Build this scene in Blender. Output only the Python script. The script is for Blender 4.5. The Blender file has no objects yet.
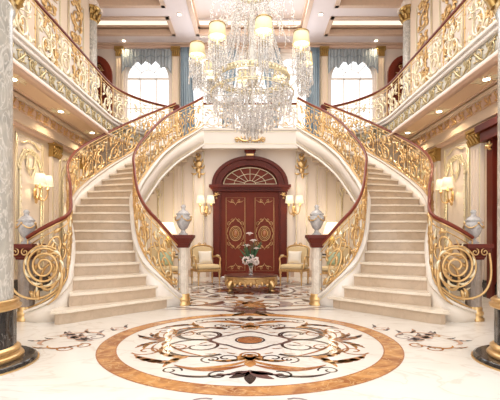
import bpy, bmesh, math, random
from mathutils import Vector, Matrix
random.seed(7)
C = bpy.context.scene.collection
PI = math.pi
V = Vector
sin, cos = math.sin, math.cos

# ------------------------------------------------------------------ materials
def new_mat(name):
    m = bpy.data.materials.new(name); m.use_nodes = True
    nt = m.node_tree
    return m, nt, nt.nodes['Principled BSDF']

def plain(name, col, rough=0.5, metal=0.0, noise=0.0, scale=20.0, emit=None, es=0.0, trans=0.0, bump=0.0, ior=1.5):
    m, nt, b = new_mat(name)
    b.inputs['Base Color'].default_value = (*col, 1)
    b.inputs['Roughness'].default_value = rough
    b.inputs['Metallic'].default_value = metal
    b.inputs['Transmission Weight'].default_value = trans
    b.inputs['IOR'].default_value = ior
    if emit:
        b.inputs['Emission Color'].default_value = (*emit, 1)
        b.inputs['Emission Strength'].default_value = es
    if noise > 0 or bump > 0:
        tc = nt.nodes.new('ShaderNodeTexCoord')
        n = nt.nodes.new('ShaderNodeTexNoise'); n.inputs['Scale'].default_value = scale; n.inputs['Detail'].default_value = 4
        nt.links.new(tc.outputs['Object'], n.inputs['Vector'])
        if noise > 0:
            mx = nt.nodes.new('ShaderNodeMix'); mx.data_type = 'RGBA'
            mx.inputs[6].default_value = (*[min(1, c*(1-noise)) for c in col], 1)
            mx.inputs[7].default_value = (*[min(1, c*(1+noise)) for c in col], 1)
            nt.links.new(n.outputs['Fac'], mx.inputs[0]); nt.links.new(mx.outputs[2], b.inputs['Base Color'])
        if bump > 0:
            bp = nt.nodes.new('ShaderNodeBump'); bp.inputs['Strength'].default_value = bump; bp.inputs['Distance'].default_value = 0.02
            nt.links.new(n.outputs['Fac'], bp.inputs['Height']); nt.links.new(bp.outputs['Normal'], b.inputs['Normal'])
    return m

def marble(name, c1, c2, vein, rough=0.15, scale=1.2, vein_w=0.03, vein_amt=0.6, distort=1.5):
    m, nt, b = new_mat(name)
    N, L = nt.nodes, nt.links
    tc = N.new('ShaderNodeTexCoord')
    n1 = N.new('ShaderNodeTexNoise'); n1.inputs['Scale'].default_value = scale; n1.inputs['Detail'].default_value = 6; n1.inputs['Distortion'].default_value = distort
    L.new(tc.outputs['Object'], n1.inputs['Vector'])
    mx = N.new('ShaderNodeMix'); mx.data_type = 'RGBA'
    mx.inputs[6].default_value = (*c1, 1); mx.inputs[7].default_value = (*c2, 1)
    r0 = N.new('ShaderNodeValToRGB'); r0.color_ramp.elements[0].position = 0.35; r0.color_ramp.elements[1].position = 0.65
    L.new(n1.outputs['Fac'], r0.inputs['Fac']); L.new(r0.outputs['Color'], mx.inputs[0])
    n2 = N.new('ShaderNodeTexNoise'); n2.inputs['Scale'].default_value = scale*0.8; n2.inputs['Detail'].default_value = 5; n2.inputs['Distortion'].default_value = distort*1.4
    mp = N.new('ShaderNodeMapping'); mp.inputs['Location'].default_value = (3.1, 7.7, 1.3); mp.inputs['Rotation'].default_value = (0, 0, 0.7)
    mp.inputs['Scale'].default_value = (1, 1.9, 1)
    L.new(tc.outputs['Object'], mp.inputs['Vector']); L.new(mp.outputs['Vector'], n2.inputs['Vector'])
    r = N.new('ShaderNodeValToRGB')
    e = r.color_ramp.elements
    e[0].position = 0.5 - vein_w; e[0].color = (0, 0, 0, 1); e[1].position = 0.5 + vein_w; e[1].color = (0, 0, 0, 1)
    x = e.new(0.5); x.color = (vein_amt,)*3 + (1,)
    L.new(n2.outputs['Fac'], r.inputs['Fac'])
    mx2 = N.new('ShaderNodeMix'); mx2.data_type = 'RGBA'
    L.new(r.outputs['Color'], mx2.inputs[0]); L.new(mx.outputs[2], mx2.inputs[6]); mx2.inputs[7].default_value = (*vein, 1)
    L.new(mx2.outputs[2], b.inputs['Base Color'])
    b.inputs['Roughness'].default_value = rough
    return m

M = dict(
    floor=marble('white_marble_floor', (0.86, 0.83, 0.78), (0.80, 0.76, 0.70), (0.55, 0.45, 0.36), 0.2, 0.9, 0.02, 0.35),
    cream=plain('cream_wall', (0.80, 0.66, 0.52), 0.5, noise=0.03, scale=3),
    cream2=plain('pale_plaster', (0.86, 0.76, 0.68), 0.5, noise=0.02, scale=3),
    frieze=plain('frieze_gilding', (0.50, 0.40, 0.22), 0.35, 0.7, noise=0.3, scale=30),
    friezeb=plain('frieze_ground', (0.58, 0.55, 0.48), 0.5, noise=0.1, scale=10),
    soffit=plain('warm_soffit_plaster', (0.80, 0.58, 0.40), 0.5, noise=0.03, scale=3),
    white=plain('white_plaster', (0.86, 0.80, 0.74), 0.45, noise=0.02, scale=4),
    curb=marble('curb_marble', (0.84, 0.76, 0.67), (0.80, 0.71, 0.61), (0.7, 0.58, 0.46), 0.3, 1.6, 0.02, 0.3),
    ceil=plain('ceiling_plaster', (0.74, 0.67, 0.68), 0.6),
    tanmould=plain('tan_moulding', (0.62, 0.45, 0.34), 0.4, noise=0.12, scale=18),
    pinkmould=plain('pink_beige_moulding', (0.74, 0.53, 0.42), 0.45, noise=0.05, scale=12),
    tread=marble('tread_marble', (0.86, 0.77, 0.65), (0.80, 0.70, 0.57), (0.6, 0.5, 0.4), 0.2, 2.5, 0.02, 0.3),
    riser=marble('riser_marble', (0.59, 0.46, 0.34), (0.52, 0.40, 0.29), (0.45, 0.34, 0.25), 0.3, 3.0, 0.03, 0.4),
    gold=plain('gilded_metal', (0.70, 0.47, 0.22), 0.3, 0.85, noise=0.18, scale=30),
    palegold=plain('pale_gilding', (0.90, 0.78, 0.56), 0.38, 0.5, noise=0.18, scale=30),
    dgold=plain('antique_gold', (0.50, 0.33, 0.12), 0.35, 0.85, noise=0.3, scale=40),
    wood=plain('mahogany', (0.12, 0.018, 0.010), 0.35, noise=0.25, scale=8),
    door=plain('mahogany_door', (0.17, 0.027, 0.013), 0.5, noise=0.2, scale=5),
    wood2=plain('lighter_mahogany', (0.19, 0.036, 0.020), 0.3, noise=0.2, scale=8),  # lighter red wood colour of the handrails and gallery door frames
    black=marble('black_marble', (0.012, 0.011, 0.012), (0.03, 0.027, 0.027), (0.25, 0.22, 0.2), 0.12, 4, 0.012, 0.5),
    grey=marble('grey_marble', (0.50, 0.47, 0.42), (0.36, 0.35, 0.32), (0.75, 0.72, 0.68), 0.2, 5.0, 0.05, 0.7),
    postm=marble('beige_post_marble', (0.78, 0.70, 0.60), (0.66, 0.57, 0.48), (0.5, 0.42, 0.34), 0.25, 6, 0.04, 0.4),
    postg=marble('taupe_post_marble', (0.28, 0.22, 0.18), (0.38, 0.31, 0.26), (0.3, 0.25, 0.2), 0.25, 6, 0.04, 0.4),
    urn=marble('grey_urn_marble', (0.42, 0.40, 0.40), (0.58, 0.56, 0.55), (0.25, 0.24, 0.24), 0.25, 12, 0.05, 0.5),
    orange=marble('orange_onyx', (0.30, 0.09, 0.02), (0.66, 0.32, 0.10), (0.80, 0.52, 0.25), 0.2, 4, 0.03, 0.6),
    rust=marble('rust_marble', (0.27, 0.08, 0.025), (0.42, 0.16, 0.055), (0.7, 0.4, 0.2), 0.15, 8, 0.03, 0.4),
    dred=marble('dark_red_marble', (0.07, 0.016, 0.013), (0.12, 0.035, 0.025), (0.3, 0.14, 0.1), 0.3, 8, 0.02, 0.3),
    dark=marble('dark_emperador', (0.025, 0.018, 0.016), (0.06, 0.04, 0.035), (0.2, 0.14, 0.1), 0.15, 8, 0.02, 0.3),
    mauve=marble('mauve_marble', (0.30, 0.24, 0.26), (0.42, 0.33, 0.32), (0.2, 0.15, 0.15), 0.15, 4, 0.04, 0.5),
    pinkst=marble('pink_marble', (0.62, 0.36, 0.26), (0.70, 0.46, 0.34), (0.5, 0.3, 0.2), 0.15, 6, 0.03, 0.3),
    fabric=plain('cream_damask', (0.80, 0.62, 0.36), 0.7, noise=0.12, scale=40),
    pillow=plain('ivory_cloth', (0.88, 0.82, 0.72), 0.8, noise=0.05, scale=30, bump=0.2),
    green=plain('sage_silk', (0.45, 0.55, 0.38), 0.6, noise=0.1, scale=20),
    silk=plain('blue_grey_silk', (0.20, 0.27, 0.33), 0.4, noise=0.25, scale=6),
    silkl=plain('pale_blue_silk', (0.36, 0.41, 0.45), 0.45, noise=0.15, scale=12),
    teal=plain('teal_silk', (0.10, 0.20, 0.22), 0.4, noise=0.2, scale=6),
    glassarm=plain('pale_glass_arm', (0.93, 0.88, 0.80), 0.1, 0.3, trans=0.3),
    shade3=plain('glowing_lamp_shade', (0.9, 0.82, 0.66), 0.8, emit=(1.0, 0.85, 0.58), es=0.9),
    shade=plain('lit_shade', (0.86, 0.76, 0.50), 0.8, emit=(1.0, 0.76, 0.36), es=0.16),
    shade2=plain('lit_white_shade', (0.9, 0.84, 0.70), 0.8, emit=(1.0, 0.84, 0.56), es=0.42),
    bulb=plain('lamp_glow', (1, 0.95, 0.85), 0.5, emit=(1.0, 0.9, 0.72), es=6),
    leaf=plain('leaf_green', (0.05, 0.12, 0.05), 0.5, noise=0.3, scale=20),
    petal=plain('pale_petal', (0.85, 0.74, 0.70), 0.6, noise=0.08, scale=30),
    cove=plain('cove_light', (1, 0.95, 0.8), 0.6, emit=(1.0, 0.90, 0.74), es=0.6),
)
def glassy(name, tint, mixv, rough=0.03):
    m = bpy.data.materials.new(name); m.use_nodes = True
    nt = m.node_tree; N, L = nt.nodes, nt.links
    N.remove(N['Principled BSDF'])
    t = N.new('ShaderNodeBsdfTransparent'); t.inputs['Color'].default_value = (*tint, 1)
    g = N.new('ShaderNodeBsdfGlossy'); g.inputs['Roughness'].default_value = rough
    x = N.new('ShaderNodeMixShader'); x.inputs[0].default_value = mixv
    L.new(t.outputs[0], x.inputs[1]); L.new(g.outputs[0], x.inputs[2]); L.new(x.outputs[0], N['Material Output'].inputs['Surface'])
    return m
for k_ in ('wood', 'door', 'wood2'): M[k_].node_tree.nodes['Principled BSDF'].inputs['Specular IOR Level'].default_value = 0.25
M['pane'] = glassy('window_glass', (0.97, 0.985, 1.0), 0.06)
def crystal_mat():
    m = bpy.data.materials.new('cut_crystal'); m.use_nodes = True
    nt = m.node_tree; N, L = nt.nodes, nt.links
    p = N['Principled BSDF']
    p.inputs['Base Color'].default_value = (0.97, 0.93, 0.90, 1); p.inputs['Roughness'].default_value = 0.12
    p.inputs['Transmission Weight'].default_value = 0.35; p.inputs['IOR'].default_value = 1.6
    t = N.new('ShaderNodeBsdfTransparent')
    x = N.new('ShaderNodeMixShader'); x.inputs[0].default_value = 0.68
    L.new(t.outputs[0], x.inputs[1]); L.new(p.outputs[0], x.inputs[2]); L.new(x.outputs[0], N['Material Output'].inputs['Surface'])
    return m
M['crystal'] = crystal_mat()

# ------------------------------------------------------------------ mesh builder
class MB:
    def __init__(self): self.v = []; self.f = []; self.m = []; self.s = []
    def add(self, vs, fs, mi=0, smooth=False):
        o = len(self.v); self.v += [tuple(x) for x in vs]
        for f in fs: self.f.append([i+o for i in f]); self.m.append(mi); self.s.append(smooth)
    def box(self, x0, x1, y0, y1, z0, z1, mi=0):
        vs = [(x, y, z) for x in (x0, x1) for y in (y0, y1) for z in (z0, z1)]
        self.add(vs, [(0, 1, 3, 2), (4, 6, 7, 5), (0, 4, 5, 1), (2, 3, 7, 6), (0, 2, 6, 4), (1, 5, 7, 3)], mi); return self
    def prism(self, poly, z0, z1, mi=0):        # poly: list of (x,y)
        n = len(poly)
        vs = [(x, y, z0) for x, y in poly] + [(x, y, z1) for x, y in poly]
        fs = [tuple(range(n))[::-1], tuple(range(n, 2*n))] + [(i, (i+1) % n, n+(i+1) % n, n+i) for i in range(n)]
        self.add(vs, fs, mi); return self
    def prism_y(self, poly, y0, y1, mi=0):      # poly in (x,z), extruded along y
        n = len(poly)
        vs = [(x, y0, z) for x, z in poly] + [(x, y1, z) for x, z in poly]
        fs = [tuple(range(n)), tuple(range(n, 2*n))[::-1]] + [(i, n+i, n+(i+1) % n, (i+1) % n) for i in range(n)]
        self.add(vs, fs, mi); return self
    def lathe(self, prof, seg=24, cx=0, cy=0, mi=0, smooth=True, a0=0, fl=0, nf=12, sx=1, sy=1):
        vs = []
        for (r, z) in prof:
            for i in range(seg):
                a = a0 + 2*PI*i/seg
                rr = r*(1 - fl*(0.5+0.5*cos(nf*a))) if fl else r
                vs.append((cx+rr*cos(a)*sx, cy+rr*sin(a)*sy, z))
        n = len(prof)
        fs = [(j*seg+i, j*seg+(i+1) % seg, (j+1)*seg+(i+1) % seg, (j+1)*seg+i) for j in range(n-1) for i in range(seg)]
        self.add(vs, fs, mi, smooth)
        self.add([vs[i] for i in range(seg)], [tuple(range(seg))[::-1]], mi); self.add([vs[(n-1)*seg+i] for i in range(seg)], [tuple(range(seg))], mi)
        return self
    def tube(self, pts, r, sides=6, mi=0, closed=False, flat=1.0, cap=True):
        pts = [V(p) for p in pts]; n = len(pts)
        if n < 2: return self
        rs = r if isinstance(r, (list, tuple)) else [r]*n
        up = V((0, 0, 1)); vs = []; prev = None
        for i, p in enumerate(pts):
            if closed: t = pts[(i+1) % n]-pts[i-1]
            else: t = pts[min(i+1, n-1)]-pts[max(i-1, 0)]
            if t.length < 1e-9: t = V((0, 0, 1))
            t.normalize()
            if prev is None:
                a = t.cross(up)
                if a.length < 0.1: a = t.cross(V((0, 1, 0)))
            else: a = prev - t*prev.dot(t)
            if a.length < 1e-6: a = t.orthogonal()
            a.normalize(); prev = a; b = t.cross(a)
            for k in range(sides):
                an = 2*PI*k/sides
                vs.append(p + a*cos(an)*rs[i]*flat + b*sin(an)*rs[i])
        fs = []
        for j in range(n if closed else n-1):
            j2 = (j+1) % n
            for k in range(sides):
                k2 = (k+1) % sides
                fs.append((j*sides+k, j*sides+k2, j2*sides+k2, j2*sides+k))
        self.add(vs, fs, mi, True)
        if not closed and cap:
            self.add(vs[:sides], [tuple(range(sides))[::-1]], mi); self.add(vs[-sides:], [tuple(range(sides))], mi)
        return self
    def sphere(self, c, r, seg=10, rings=6, mi=0, sz=1.0, sx=1, sy=1):
        prof = [(r*sin(PI*i/rings)+1e-5, -r*sz*cos(PI*i/rings)) for i in range(rings+1)]
        vs = []
        for (q, z) in prof:
            for i in range(seg):
                a = 2*PI*i/seg; vs.append((c[0]+q*cos(a)*sx, c[1]+q*sin(a)*sy, c[2]+z))
        self.add(vs, [(j*seg+i, j*seg+(i+1) % seg, (j+1)*seg+(i+1) % seg, (j+1)*seg+i) for j in range(rings) for i in range(seg)], mi, True)
        return self
    def octa(self, c, r, h, mi=0, rot=0):
        c = V(c)
        vs = [c+V((r*cos(rot+k*PI/2), r*sin(rot+k*PI/2), 0)) for k in range(4)] + [c+V((0, 0, h)), c-V((0, 0, h))]
        self.add(vs, [(0, 1, 4), (1, 2, 4), (2, 3, 4), (3, 0, 4), (1, 0, 5), (2, 1, 5), (3, 2, 5), (0, 3, 5)], mi); return self
    def ribbon(self, pts, w, z=0.0012, mi=0):    # flat strip lying on the floor
        n = len(pts); ws = w if isinstance(w, (list, tuple)) else [w]*n; vs = []
        for i in range(n):
            a = pts[max(i-1, 0)]; b = pts[min(i+1, n-1)]
            d = V((b[0]-a[0], b[1]-a[1])); d = d.normalized() if d.length > 1e-9 else V((1, 0))
            nx, ny = -d.y, d.x
            vs.append((pts[i][0]+nx*ws[i]/2, pts[i][1]+ny*ws[i]/2, z)); vs.append((pts[i][0]-nx*ws[i]/2, pts[i][1]-ny*ws[i]/2, z))
        self.add(vs, [(2*i, 2*i+1, 2*i+3, 2*i+2) for i in range(n-1)], mi); return self
    def wallstrip(self, path, off0, off1, z0f, z1f, mi=0, smooth=False):
        """a strip of wall following a plan path: path of (x,y,zb); offsets sideways off0..off1, heights zb+z0f..zb+z1f"""
        n = len(path); vs = []
        for i in range(n):
            a, b = path[max(i-1, 0)], path[min(i+1, n-1)]
            d = V((b[0]-a[0], b[1]-a[1])).normalized(); nx, ny = -d.y, d.x
            zb = path[i][2]; zl, zh = max(zb+z0f, 0.0), max(zb+z1f, 0.004)
            for o, z in ((off0, zl), (off1, zl), (off1, zh), (off0, zh)):
                vs.append((path[i][0]+nx*o, path[i][1]+ny*o, z))
        fs = []
        for i in range(n-1):
            for k in range(4):
                k2 = (k+1) % 4; fs.append((4*i+k, 4*i+k2, 4*i+4+k2, 4*i+4+k))
        self.add(vs, fs, mi, smooth); self.add(vs[:4], [(0, 1, 2, 3)], mi); self.add(vs[-4:], [(3, 2, 1, 0)], mi)
        return self

def obj(name, mb, mats, parent=None, world=False, bevel=0):
    me = bpy.data.meshes.new(name)
    off = V(parent.location) if (parent is not None and world) else V((0, 0, 0))
    if world and parent is not None and parent.parent is not None: off = off + V(parent.parent.location)
    me.from_pydata([tuple(V(p)-off) for p in mb.v], [], mb.f)
    if not isinstance(mats, (list, tuple)): mats = [mats]
    for m in mats: me.materials.append(M[m] if isinstance(m, str) else m)
    me.polygons.foreach_set('material_index', mb.m); me.polygons.foreach_set('use_smooth', mb.s)
    bm = bmesh.new(); bm.from_mesh(me); bmesh.ops.recalc_face_normals(bm, faces=bm.faces); bm.to_mesh(me); bm.free()
    me.update()
    o = bpy.data.objects.new(name, me); C.objects.link(o)
    if parent is not None: o.parent = parent
    if bevel:
        b = o.modifiers.new('bevel', 'BEVEL'); b.width = bevel; b.segments = 2; b.limit_method = 'ANGLE'
    return o

def tag(o, label, cat, group=None, kind=None):
    if label: o['label'] = label
    if cat: o['category'] = cat
    if group: o['group'] = group
    if kind: o['kind'] = kind
    return o
def thing(name, label, cat, loc=(0, 0, 0), rz=0, group=None):
    o = bpy.data.objects.new(name, None); C.objects.link(o); o.empty_display_size = 0.1
    o.location = loc; o.rotation_euler = (0, 0, rz)
    return tag(o, label, cat, group)
def struct(o, label=None):
    o['kind'] = 'structure'
    if label: o['label'] = label
    return o
def sroot(name, loc=(0, 0, 0), rz=0, label=None):
    o = bpy.data.objects.new(name, None); C.objects.link(o); o.location = loc; o.rotation_euler = (0, 0, rz); o.empty_display_size = 0.1
    return struct(o, label)
def children(o): return [c for c in bpy.data.objects if c.parent == o]
def copy_tree(o, parent=None):
    c = o.copy(); C.objects.link(c)
    if parent is not None: c.parent = parent
    for ch in children(o):
        copy_tree(ch, c)
    return c
def dup(o, loc, rz=None, label=None, group=None):
    c = copy_tree(o); c.location = loc
    if rz is not None: c.rotation_euler = (0, 0, rz)
    if label: c['label'] = label
    if group: c['group'] = group
    return c

def catmull(P, n=6):
    P = [V(p) for p in P]; out = []
    Q = [P[0]*2-P[1]] + P + [P[-1]*2-P[-2]]
    for i in range(1, len(Q)-2):
        a, b, c, d = Q[i-1:i+3]
        for k in range(n):
            t = k/n
            out.append(0.5*((2*b)+(c-a)*t+(2*a-5*b+4*c-d)*t*t+(3*b-a-3*c+d)*t*t*t))
    out.append(P[-1]); return out
def resample(P, n):
    L = [0]
    for i in range(1, len(P)): L.append(L[-1]+(P[i]-P[i-1]).length)
    out = []; j = 0
    for k in range(n+1):
        s = L[-1]*k/n
        while j < len(L)-2 and L[j+1] < s: j += 1
        d = L[j+1]-L[j]; t = 0 if d < 1e-9 else (s-L[j])/d
        out.append(P[j].lerp(P[j+1], min(1, max(0, t))))
    return out

# ------------------------------------------------------------------ scroll patterns (2-D paths with a thickness profile)
def spiral(cx, cy, R, a0, turns, n=22, r_end=0.12, kx=1.0, ky=1.0):
    out = []
    for i in range(n+1):
        t = i/n; r = R*((1-t)**0.85*(1-r_end)+r_end); a = a0+turns*2*PI*t
        out.append((cx+r*cos(a)*kx, cy+r*sin(a)*ky))
    return out
def bez(p0, p1, p2, p3, n=10):
    out = []
    for i in range(n+1):
        t = i/n; a, b, c, d = (1-t)**3, 3*t*(1-t)**2, 3*t*t*(1-t), t**3
        out.append((a*p0[0]+b*p1[0]+c*p2[0]+d*p3[0], a*p0[1]+b*p1[1]+c*p2[1]+d*p3[1]))
    return out
def leaf2(x, y, ang, L, bend=0.5, n=6):
    out = []
    for i in range(n+1):
        t = i/n; a = ang+bend*t
        out.append((x+L*t*cos(a), y+L*t*sin(a)))
    return out
def taper(n, r, a=1.0, b=0.4): return [r*(a+(b-a)*i/(n-1)) for i in range(n)]
def belly(n, r): return [r*(0.15+0.85*sin(PI*min(1, i/(n-1)*0.92+0.06))) for i in range(n)]

def scroll_set(w, h, flip=False, dense=True):
    """acanthus scroll filling a w x h panel: list of (pts, radii, flatness)"""
    S = []
    u = min(w, h*0.8)
    def add(p, r): S.append((p, r))
    R = 0.40*u
    cy1 = 0.36*h; cx = 0.5*w
    s1 = spiral(cx, cy1, R, PI*0.5, -1.6, 30); add(s1, taper(len(s1), 0.017, 1, 0.6))
    R2 = 0.27*u; cy2 = 0.76*h
    s2 = spiral(cx+0.08*w, cy2, R2, -PI*0.6, 1.4, 22); add(s2, taper(len(s2), 0.014, 1, 0.6))
    p = bez((cx, cy1+R), (cx-0.35*w, cy1+R*1.1), (cx-0.3*w, cy2), (cx-0.1*w, h*0.97)); add(p, belly(len(p), 0.016))
    p = bez((cx-R, cy1-0.1*h), (0.02*w, 0.1*h), (0.3*w, 0.0), (0.9*w, 0.04*h)); add(p, belly(len(p), 0.015))
    p = bez((cx+R*0.9, cy1+0.2*R), (0.98*w, 0.5*h), (0.95*w, 0.62*h), (0.75*w, 0.66*h)); add(p, belly(len(p), 0.014))
    if dense:
        for (x, y, a, L) in ((cx-R*0.7, cy1+R*0.75, 2.6, 0.15), (cx+R*0.8, cy1-R*0.6, -0.6, 0.15), (cx-R*0.8, cy1-R*0.5, 3.7, 0.13), (cx, cy1+R, 1.2, 0.17),
                             (cx+0.05*w, cy1, 0.4, 0.12), (cx+0.1*w, cy2+R2, 0.6, 0.14), (cx-0.2*w, cy2, 2.4, 0.15), (cx+0.3*w, cy2-0.05*h, -0.2, 0.13),
                             (0.15*w, 0.93*h, -0.5, 0.12), (0.85*w, 0.1*h, 1.5, 0.14), (0.1*w, 0.12*h, 1.4, 0.14), (0.9*w, 0.86*h, -2, 0.12)):
            q = leaf2(x, y, a, L*h/0.8, random.uniform(-1.2, 1.2)); add(q, belly(len(q), 0.021))
    if flip: S = [([(w-x, y) for x, y in p], r) for p, r in S]
    return S

def map_scrolls(mb, S, fn, mi=0, k=1.0, sides=5, flat=1.0):
    for p, r in S:
        mb.tube([fn(x, y) for x, y in p], [max(0.0015, q*k) for q in r], sides, mi)

# ------------------------------------------------------------------ camera
cam = bpy.data.cameras.new('camera'); cam.sensor_width = 36; cam.lens = 28.8; cam.shift_y = 0.08
co = bpy.data.objects.new('camera', cam); C.objects.link(co)
co.location = (0, 0, 1.02); co.rotation_euler = (PI/2, 0, 0)
bpy.context.scene.camera = co

# ------------------------------------------------------------------ key dimensions
R = 0.17; ZL = 23*R                 # riser, landing level 3.91
XW = 4.25                           # side walls
YD = 11.1                           # mahogany door wall
YB = 13.0                           # upper back wall
ZC = 7.35                           # ceiling beams
INN = [(1.18, 6.07), (1.37, 6.03), (1.54, 6.09), (1.69, 6.27), (1.81, 6.47), (1.90, 6.67), (1.98, 6.88), (2.06, 7.12), (2.15, 7.38), (2.22, 7.66),
       (2.24, 7.90), (2.23, 8.12), (2.20, 8.36), (2.17, 8.60), (2.13, 8.84), (2.09, 9.08), (2.03, 9.33), (1.96, 9.6), (1.88, 9.88), (1.77, 10.15),
       (1.62, 10.4), (1.45, 10.6), (1.26, 10.75)]
OUT = [(2.31, 4.79), (2.31, 5.10), (2.39, 5.39), (2.50, 5.68), (2.63, 5.97), (2.80, 6.30), (2.98, 6.65), (3.14, 7.0), (3.27, 7.36), (3.36, 7.71),
       (3.40, 8.04), (3.40, 8.37), (3.38, 8.70), (3.34, 9.03), (3.28, 9.34), (3.20, 9.63), (3.09, 9.90), (2.97, 10.16), (2.83, 10.42), (2.67, 10.66),
       (2.48, 10.89), (2.27, 11.10), (2.05, 11.30)]
GAL = [(3.375, 3.0), (3.375, 6.0), (3.375, 8.6), (3.375, 9.4), (3.34, 9.8), (3.24, 10.15), (3.08, 10.45), (2.86, 10.77), (2.6, 11.03), (2.34, 11.24), (2.14, 11.40)]

# ------------------------------------------------------------------ floor and its inlay
mb = MB(); mb.box(-6.2, 6.2, -2.5, 13.2, -0.1, 0)
floor = struct(obj('floor', mb, 'floor'))
def ring_pts(cx, cy, r, n=96): return [(cx+r*cos(2*PI*i/n), cy+r*sin(2*PI*i/n)) for i in range(n+1)]
CM = 4.08
mb = MB(); mb.ribbon(ring_pts(0, CM, 1.38), 0.16, 0.0012, 0); mb.ribbon(ring_pts(0, CM, 1.465), 0.012, 0.0014, 1); mb.ribbon(ring_pts(0, CM, 1.298), 0.012, 0.0014, 1)
obj('medallion_ring', mb, ['orange', 'rust'], floor)
mb = MB(); mb.ribbon(ring_pts(0, CM, 0.065), 0.13, 0.0012, 0); mb.ribbon(ring_pts(0, CM, 0.145), 0.02, 0.0014, 1)
obj('medallion_center', mb, ['rust', 'dark'], floor)
inlay = ['dark', 'dred', 'rust', 'orange', 'mauve', 'pinkst']
mb = MB()
def rib4(pts, w, mi, cx=0, cy=CM, modes=((1, 1), (-1, 1), (1, -1), (-1, -1)), z=0.0012):
    for sx, sy in modes:
        mb.ribbon([(cx+x*sx, cy+y*sy) for x, y in pts], w, z + 0.0003*mi, mi)
def bw(n, w, lo=0.15): return [1.45*w*(lo+(1-lo)*sin(PI*min(1, max(0, i/(n-1))))) for i in range(n)]
# large dark spirals
p = spiral(0.50, -0.24, 0.36, -2.3, 1.45, 44, 0.1); rib4(p, [0.045-0.024*i/44 for i in range(45)], 0)
p = spiral(0.50, 0.24, 0.33, 2.3, -1.35, 40, 0.1); rib4(p, [0.030-0.015*i/40 for i in range(41)], 0, modes=((1, 1), (-1, 1)))
# arcs round the centre
p = [(0.17+0.24*sin(PI*t/14)*1.0, -0.24+0.48*t/14) for t in range(15)]; rib4(p, bw(15, 0.034, 0.4), 1, modes=((1, 1), (-1, 1)))
p = [(-0.24+0.48*t/14, 0.17+0.2*sin(PI*t/14)) for t in range(15)]; rib4(p, bw(15, 0.03, 0.4), 1, modes=((1, 1), (1, -1)))
# bracket from the near / far motif outward
p = bez((0.02, -0.80), (0.22, -0.98), (0.42, -0.98), (0.62, -0.82), 16); rib4(p, bw(17, 0.055), 2)
p = bez((0.0, -0.66), (0.10, -0.84), (0.28, -0.9), (0.52, -0.90), 14); rib4(p, bw(15, 0.04), 3)
p = spiral(0.33, -0.66, 0.10, -1.5, 1.3, 20); rib4(p, 0.018, 0)
p = spiral(0.62, -0.95, 0.09, -3.0, -1.2, 18); rib4(p, 0.016, 0)
p = spiral(0.24, -1.06, 0.09, 2.0, -1.2, 18); rib4(p, 0.02, 0)
# diagonal acanthus leaves
def acanthus(x, y, a, L, mi1, mi2, n=5, **k):
    p = leaf2(x, y, a, L, 0.5, 12); rib4(p, bw(13, L*0.12), mi1, **k)
    for j in range(n):
        t = 0.15+0.75*j/n; bx, by = p[int(t*12)]
        for s in (-1, 1):
            q = leaf2(bx, by, a+0.5*t+s*0.8, L*0.30*(1.15-t), -s*0.8, 6); rib4(q, bw(7, L*0.066), mi2 if (j+s) % 2 else mi1, **k)
acanthus(0.62, -0.74, -0.02, 0.46, 2, 0, 6)
acanthus(0.02, -0.62, -0.75, 0.3, 3, 2, 4); acanthus(0.0, -0.95, -0.9, 0.26, 1, 0, 4)
p = spiral(0.0, -0.55, 0.1, 1.57, 1.2, 18); rib4(p, 0.024, 3)
p = spiral(0.95, 0.4, 0.14, 0.5, 1.2, 18); rib4(p, 0.022, 2)
p = bez((0.0, -0.95), (0.3, -1.16), (0.5, -1.12), (0.62, -1.0), 14); rib4(p, bw(15, 0.03), 0)
acanthus(0.56, -0.60, 0.1, 0.34, 2, 3, 4)
acanthus(0.52, 0.56, 0.55, 0.36, 3, 2, 4)
acanthus(0.80, 0.0, 0.0, 0.46, 1, 2, 6, modes=((1, 1), (-1, 1))); acanthus(0.86, 0.05, 0.35, 0.34, 2, 0, 5); acanthus(0.80, 0.02, 0.9, 0.22, 2, 3, 4)
acanthus(0.95, 0.10, 0.9, 0.25, 3, 0, 4); acanthus(0.80, 0.22, 1.1, 0.25, 2, 3, 3)
acanthus(0.36, -0.18, -0.6, 0.16, 0, 1, 3); acanthus(0.56, 0.3, 0.2, 0.14, 2, 0, 3)
p = bez((0.85, 0.03), (0.75, 0.3), (0.6, 0.5), (0.3, 0.62), 14); rib4(p, bw(15, 0.022), 2)
p = bez((0.9, -0.1), (0.98, -0.35), (0.86, -0.5), (0.76, -0.42), 12); rib4(p, bw(13, 0.02), 2)
p = spiral(0.2, 0.62, 0.13, 0.2, 1.3, 22); rib4(p, 0.02, 0)
p = spiral(0.68, -0.27, 0.09, 1, 1.2, 16); rib4(p, 0.016, 2)
for x, y in ((0.2, -0.32), (0.3, -0.48), (0.42, 0.1), (0.72, 0.42), (0.12, -0.5), (0.6, 0.72)): acanthus(x, y, random.uniform(-1, 1), 0.11, 2, 3, 2)
# near and far palmettes
for k, a in enumerate((-1.57, -1.0, -2.14, -0.5, -2.64)):
    q = leaf2(0, -0.98, a, 0.27-0.03*abs(k), 0.25 if a > -1.57 else (-0.25 if a < -1.57 else 0), 8); rib4(q, bw(9, 0.062), 0 if k % 2 == 0 else 1, modes=((1, 1), (1, -1)))
for a in (1.57, 0.9, 2.24, -1.57):
    q = leaf2(0, -0.7, a, 0.17, 0, 6); rib4(q, bw(7, 0.07), 3, modes=((1, 1), (1, -1)))
obj('medallion_scrollwork', mb, inlay, floor)
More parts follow.
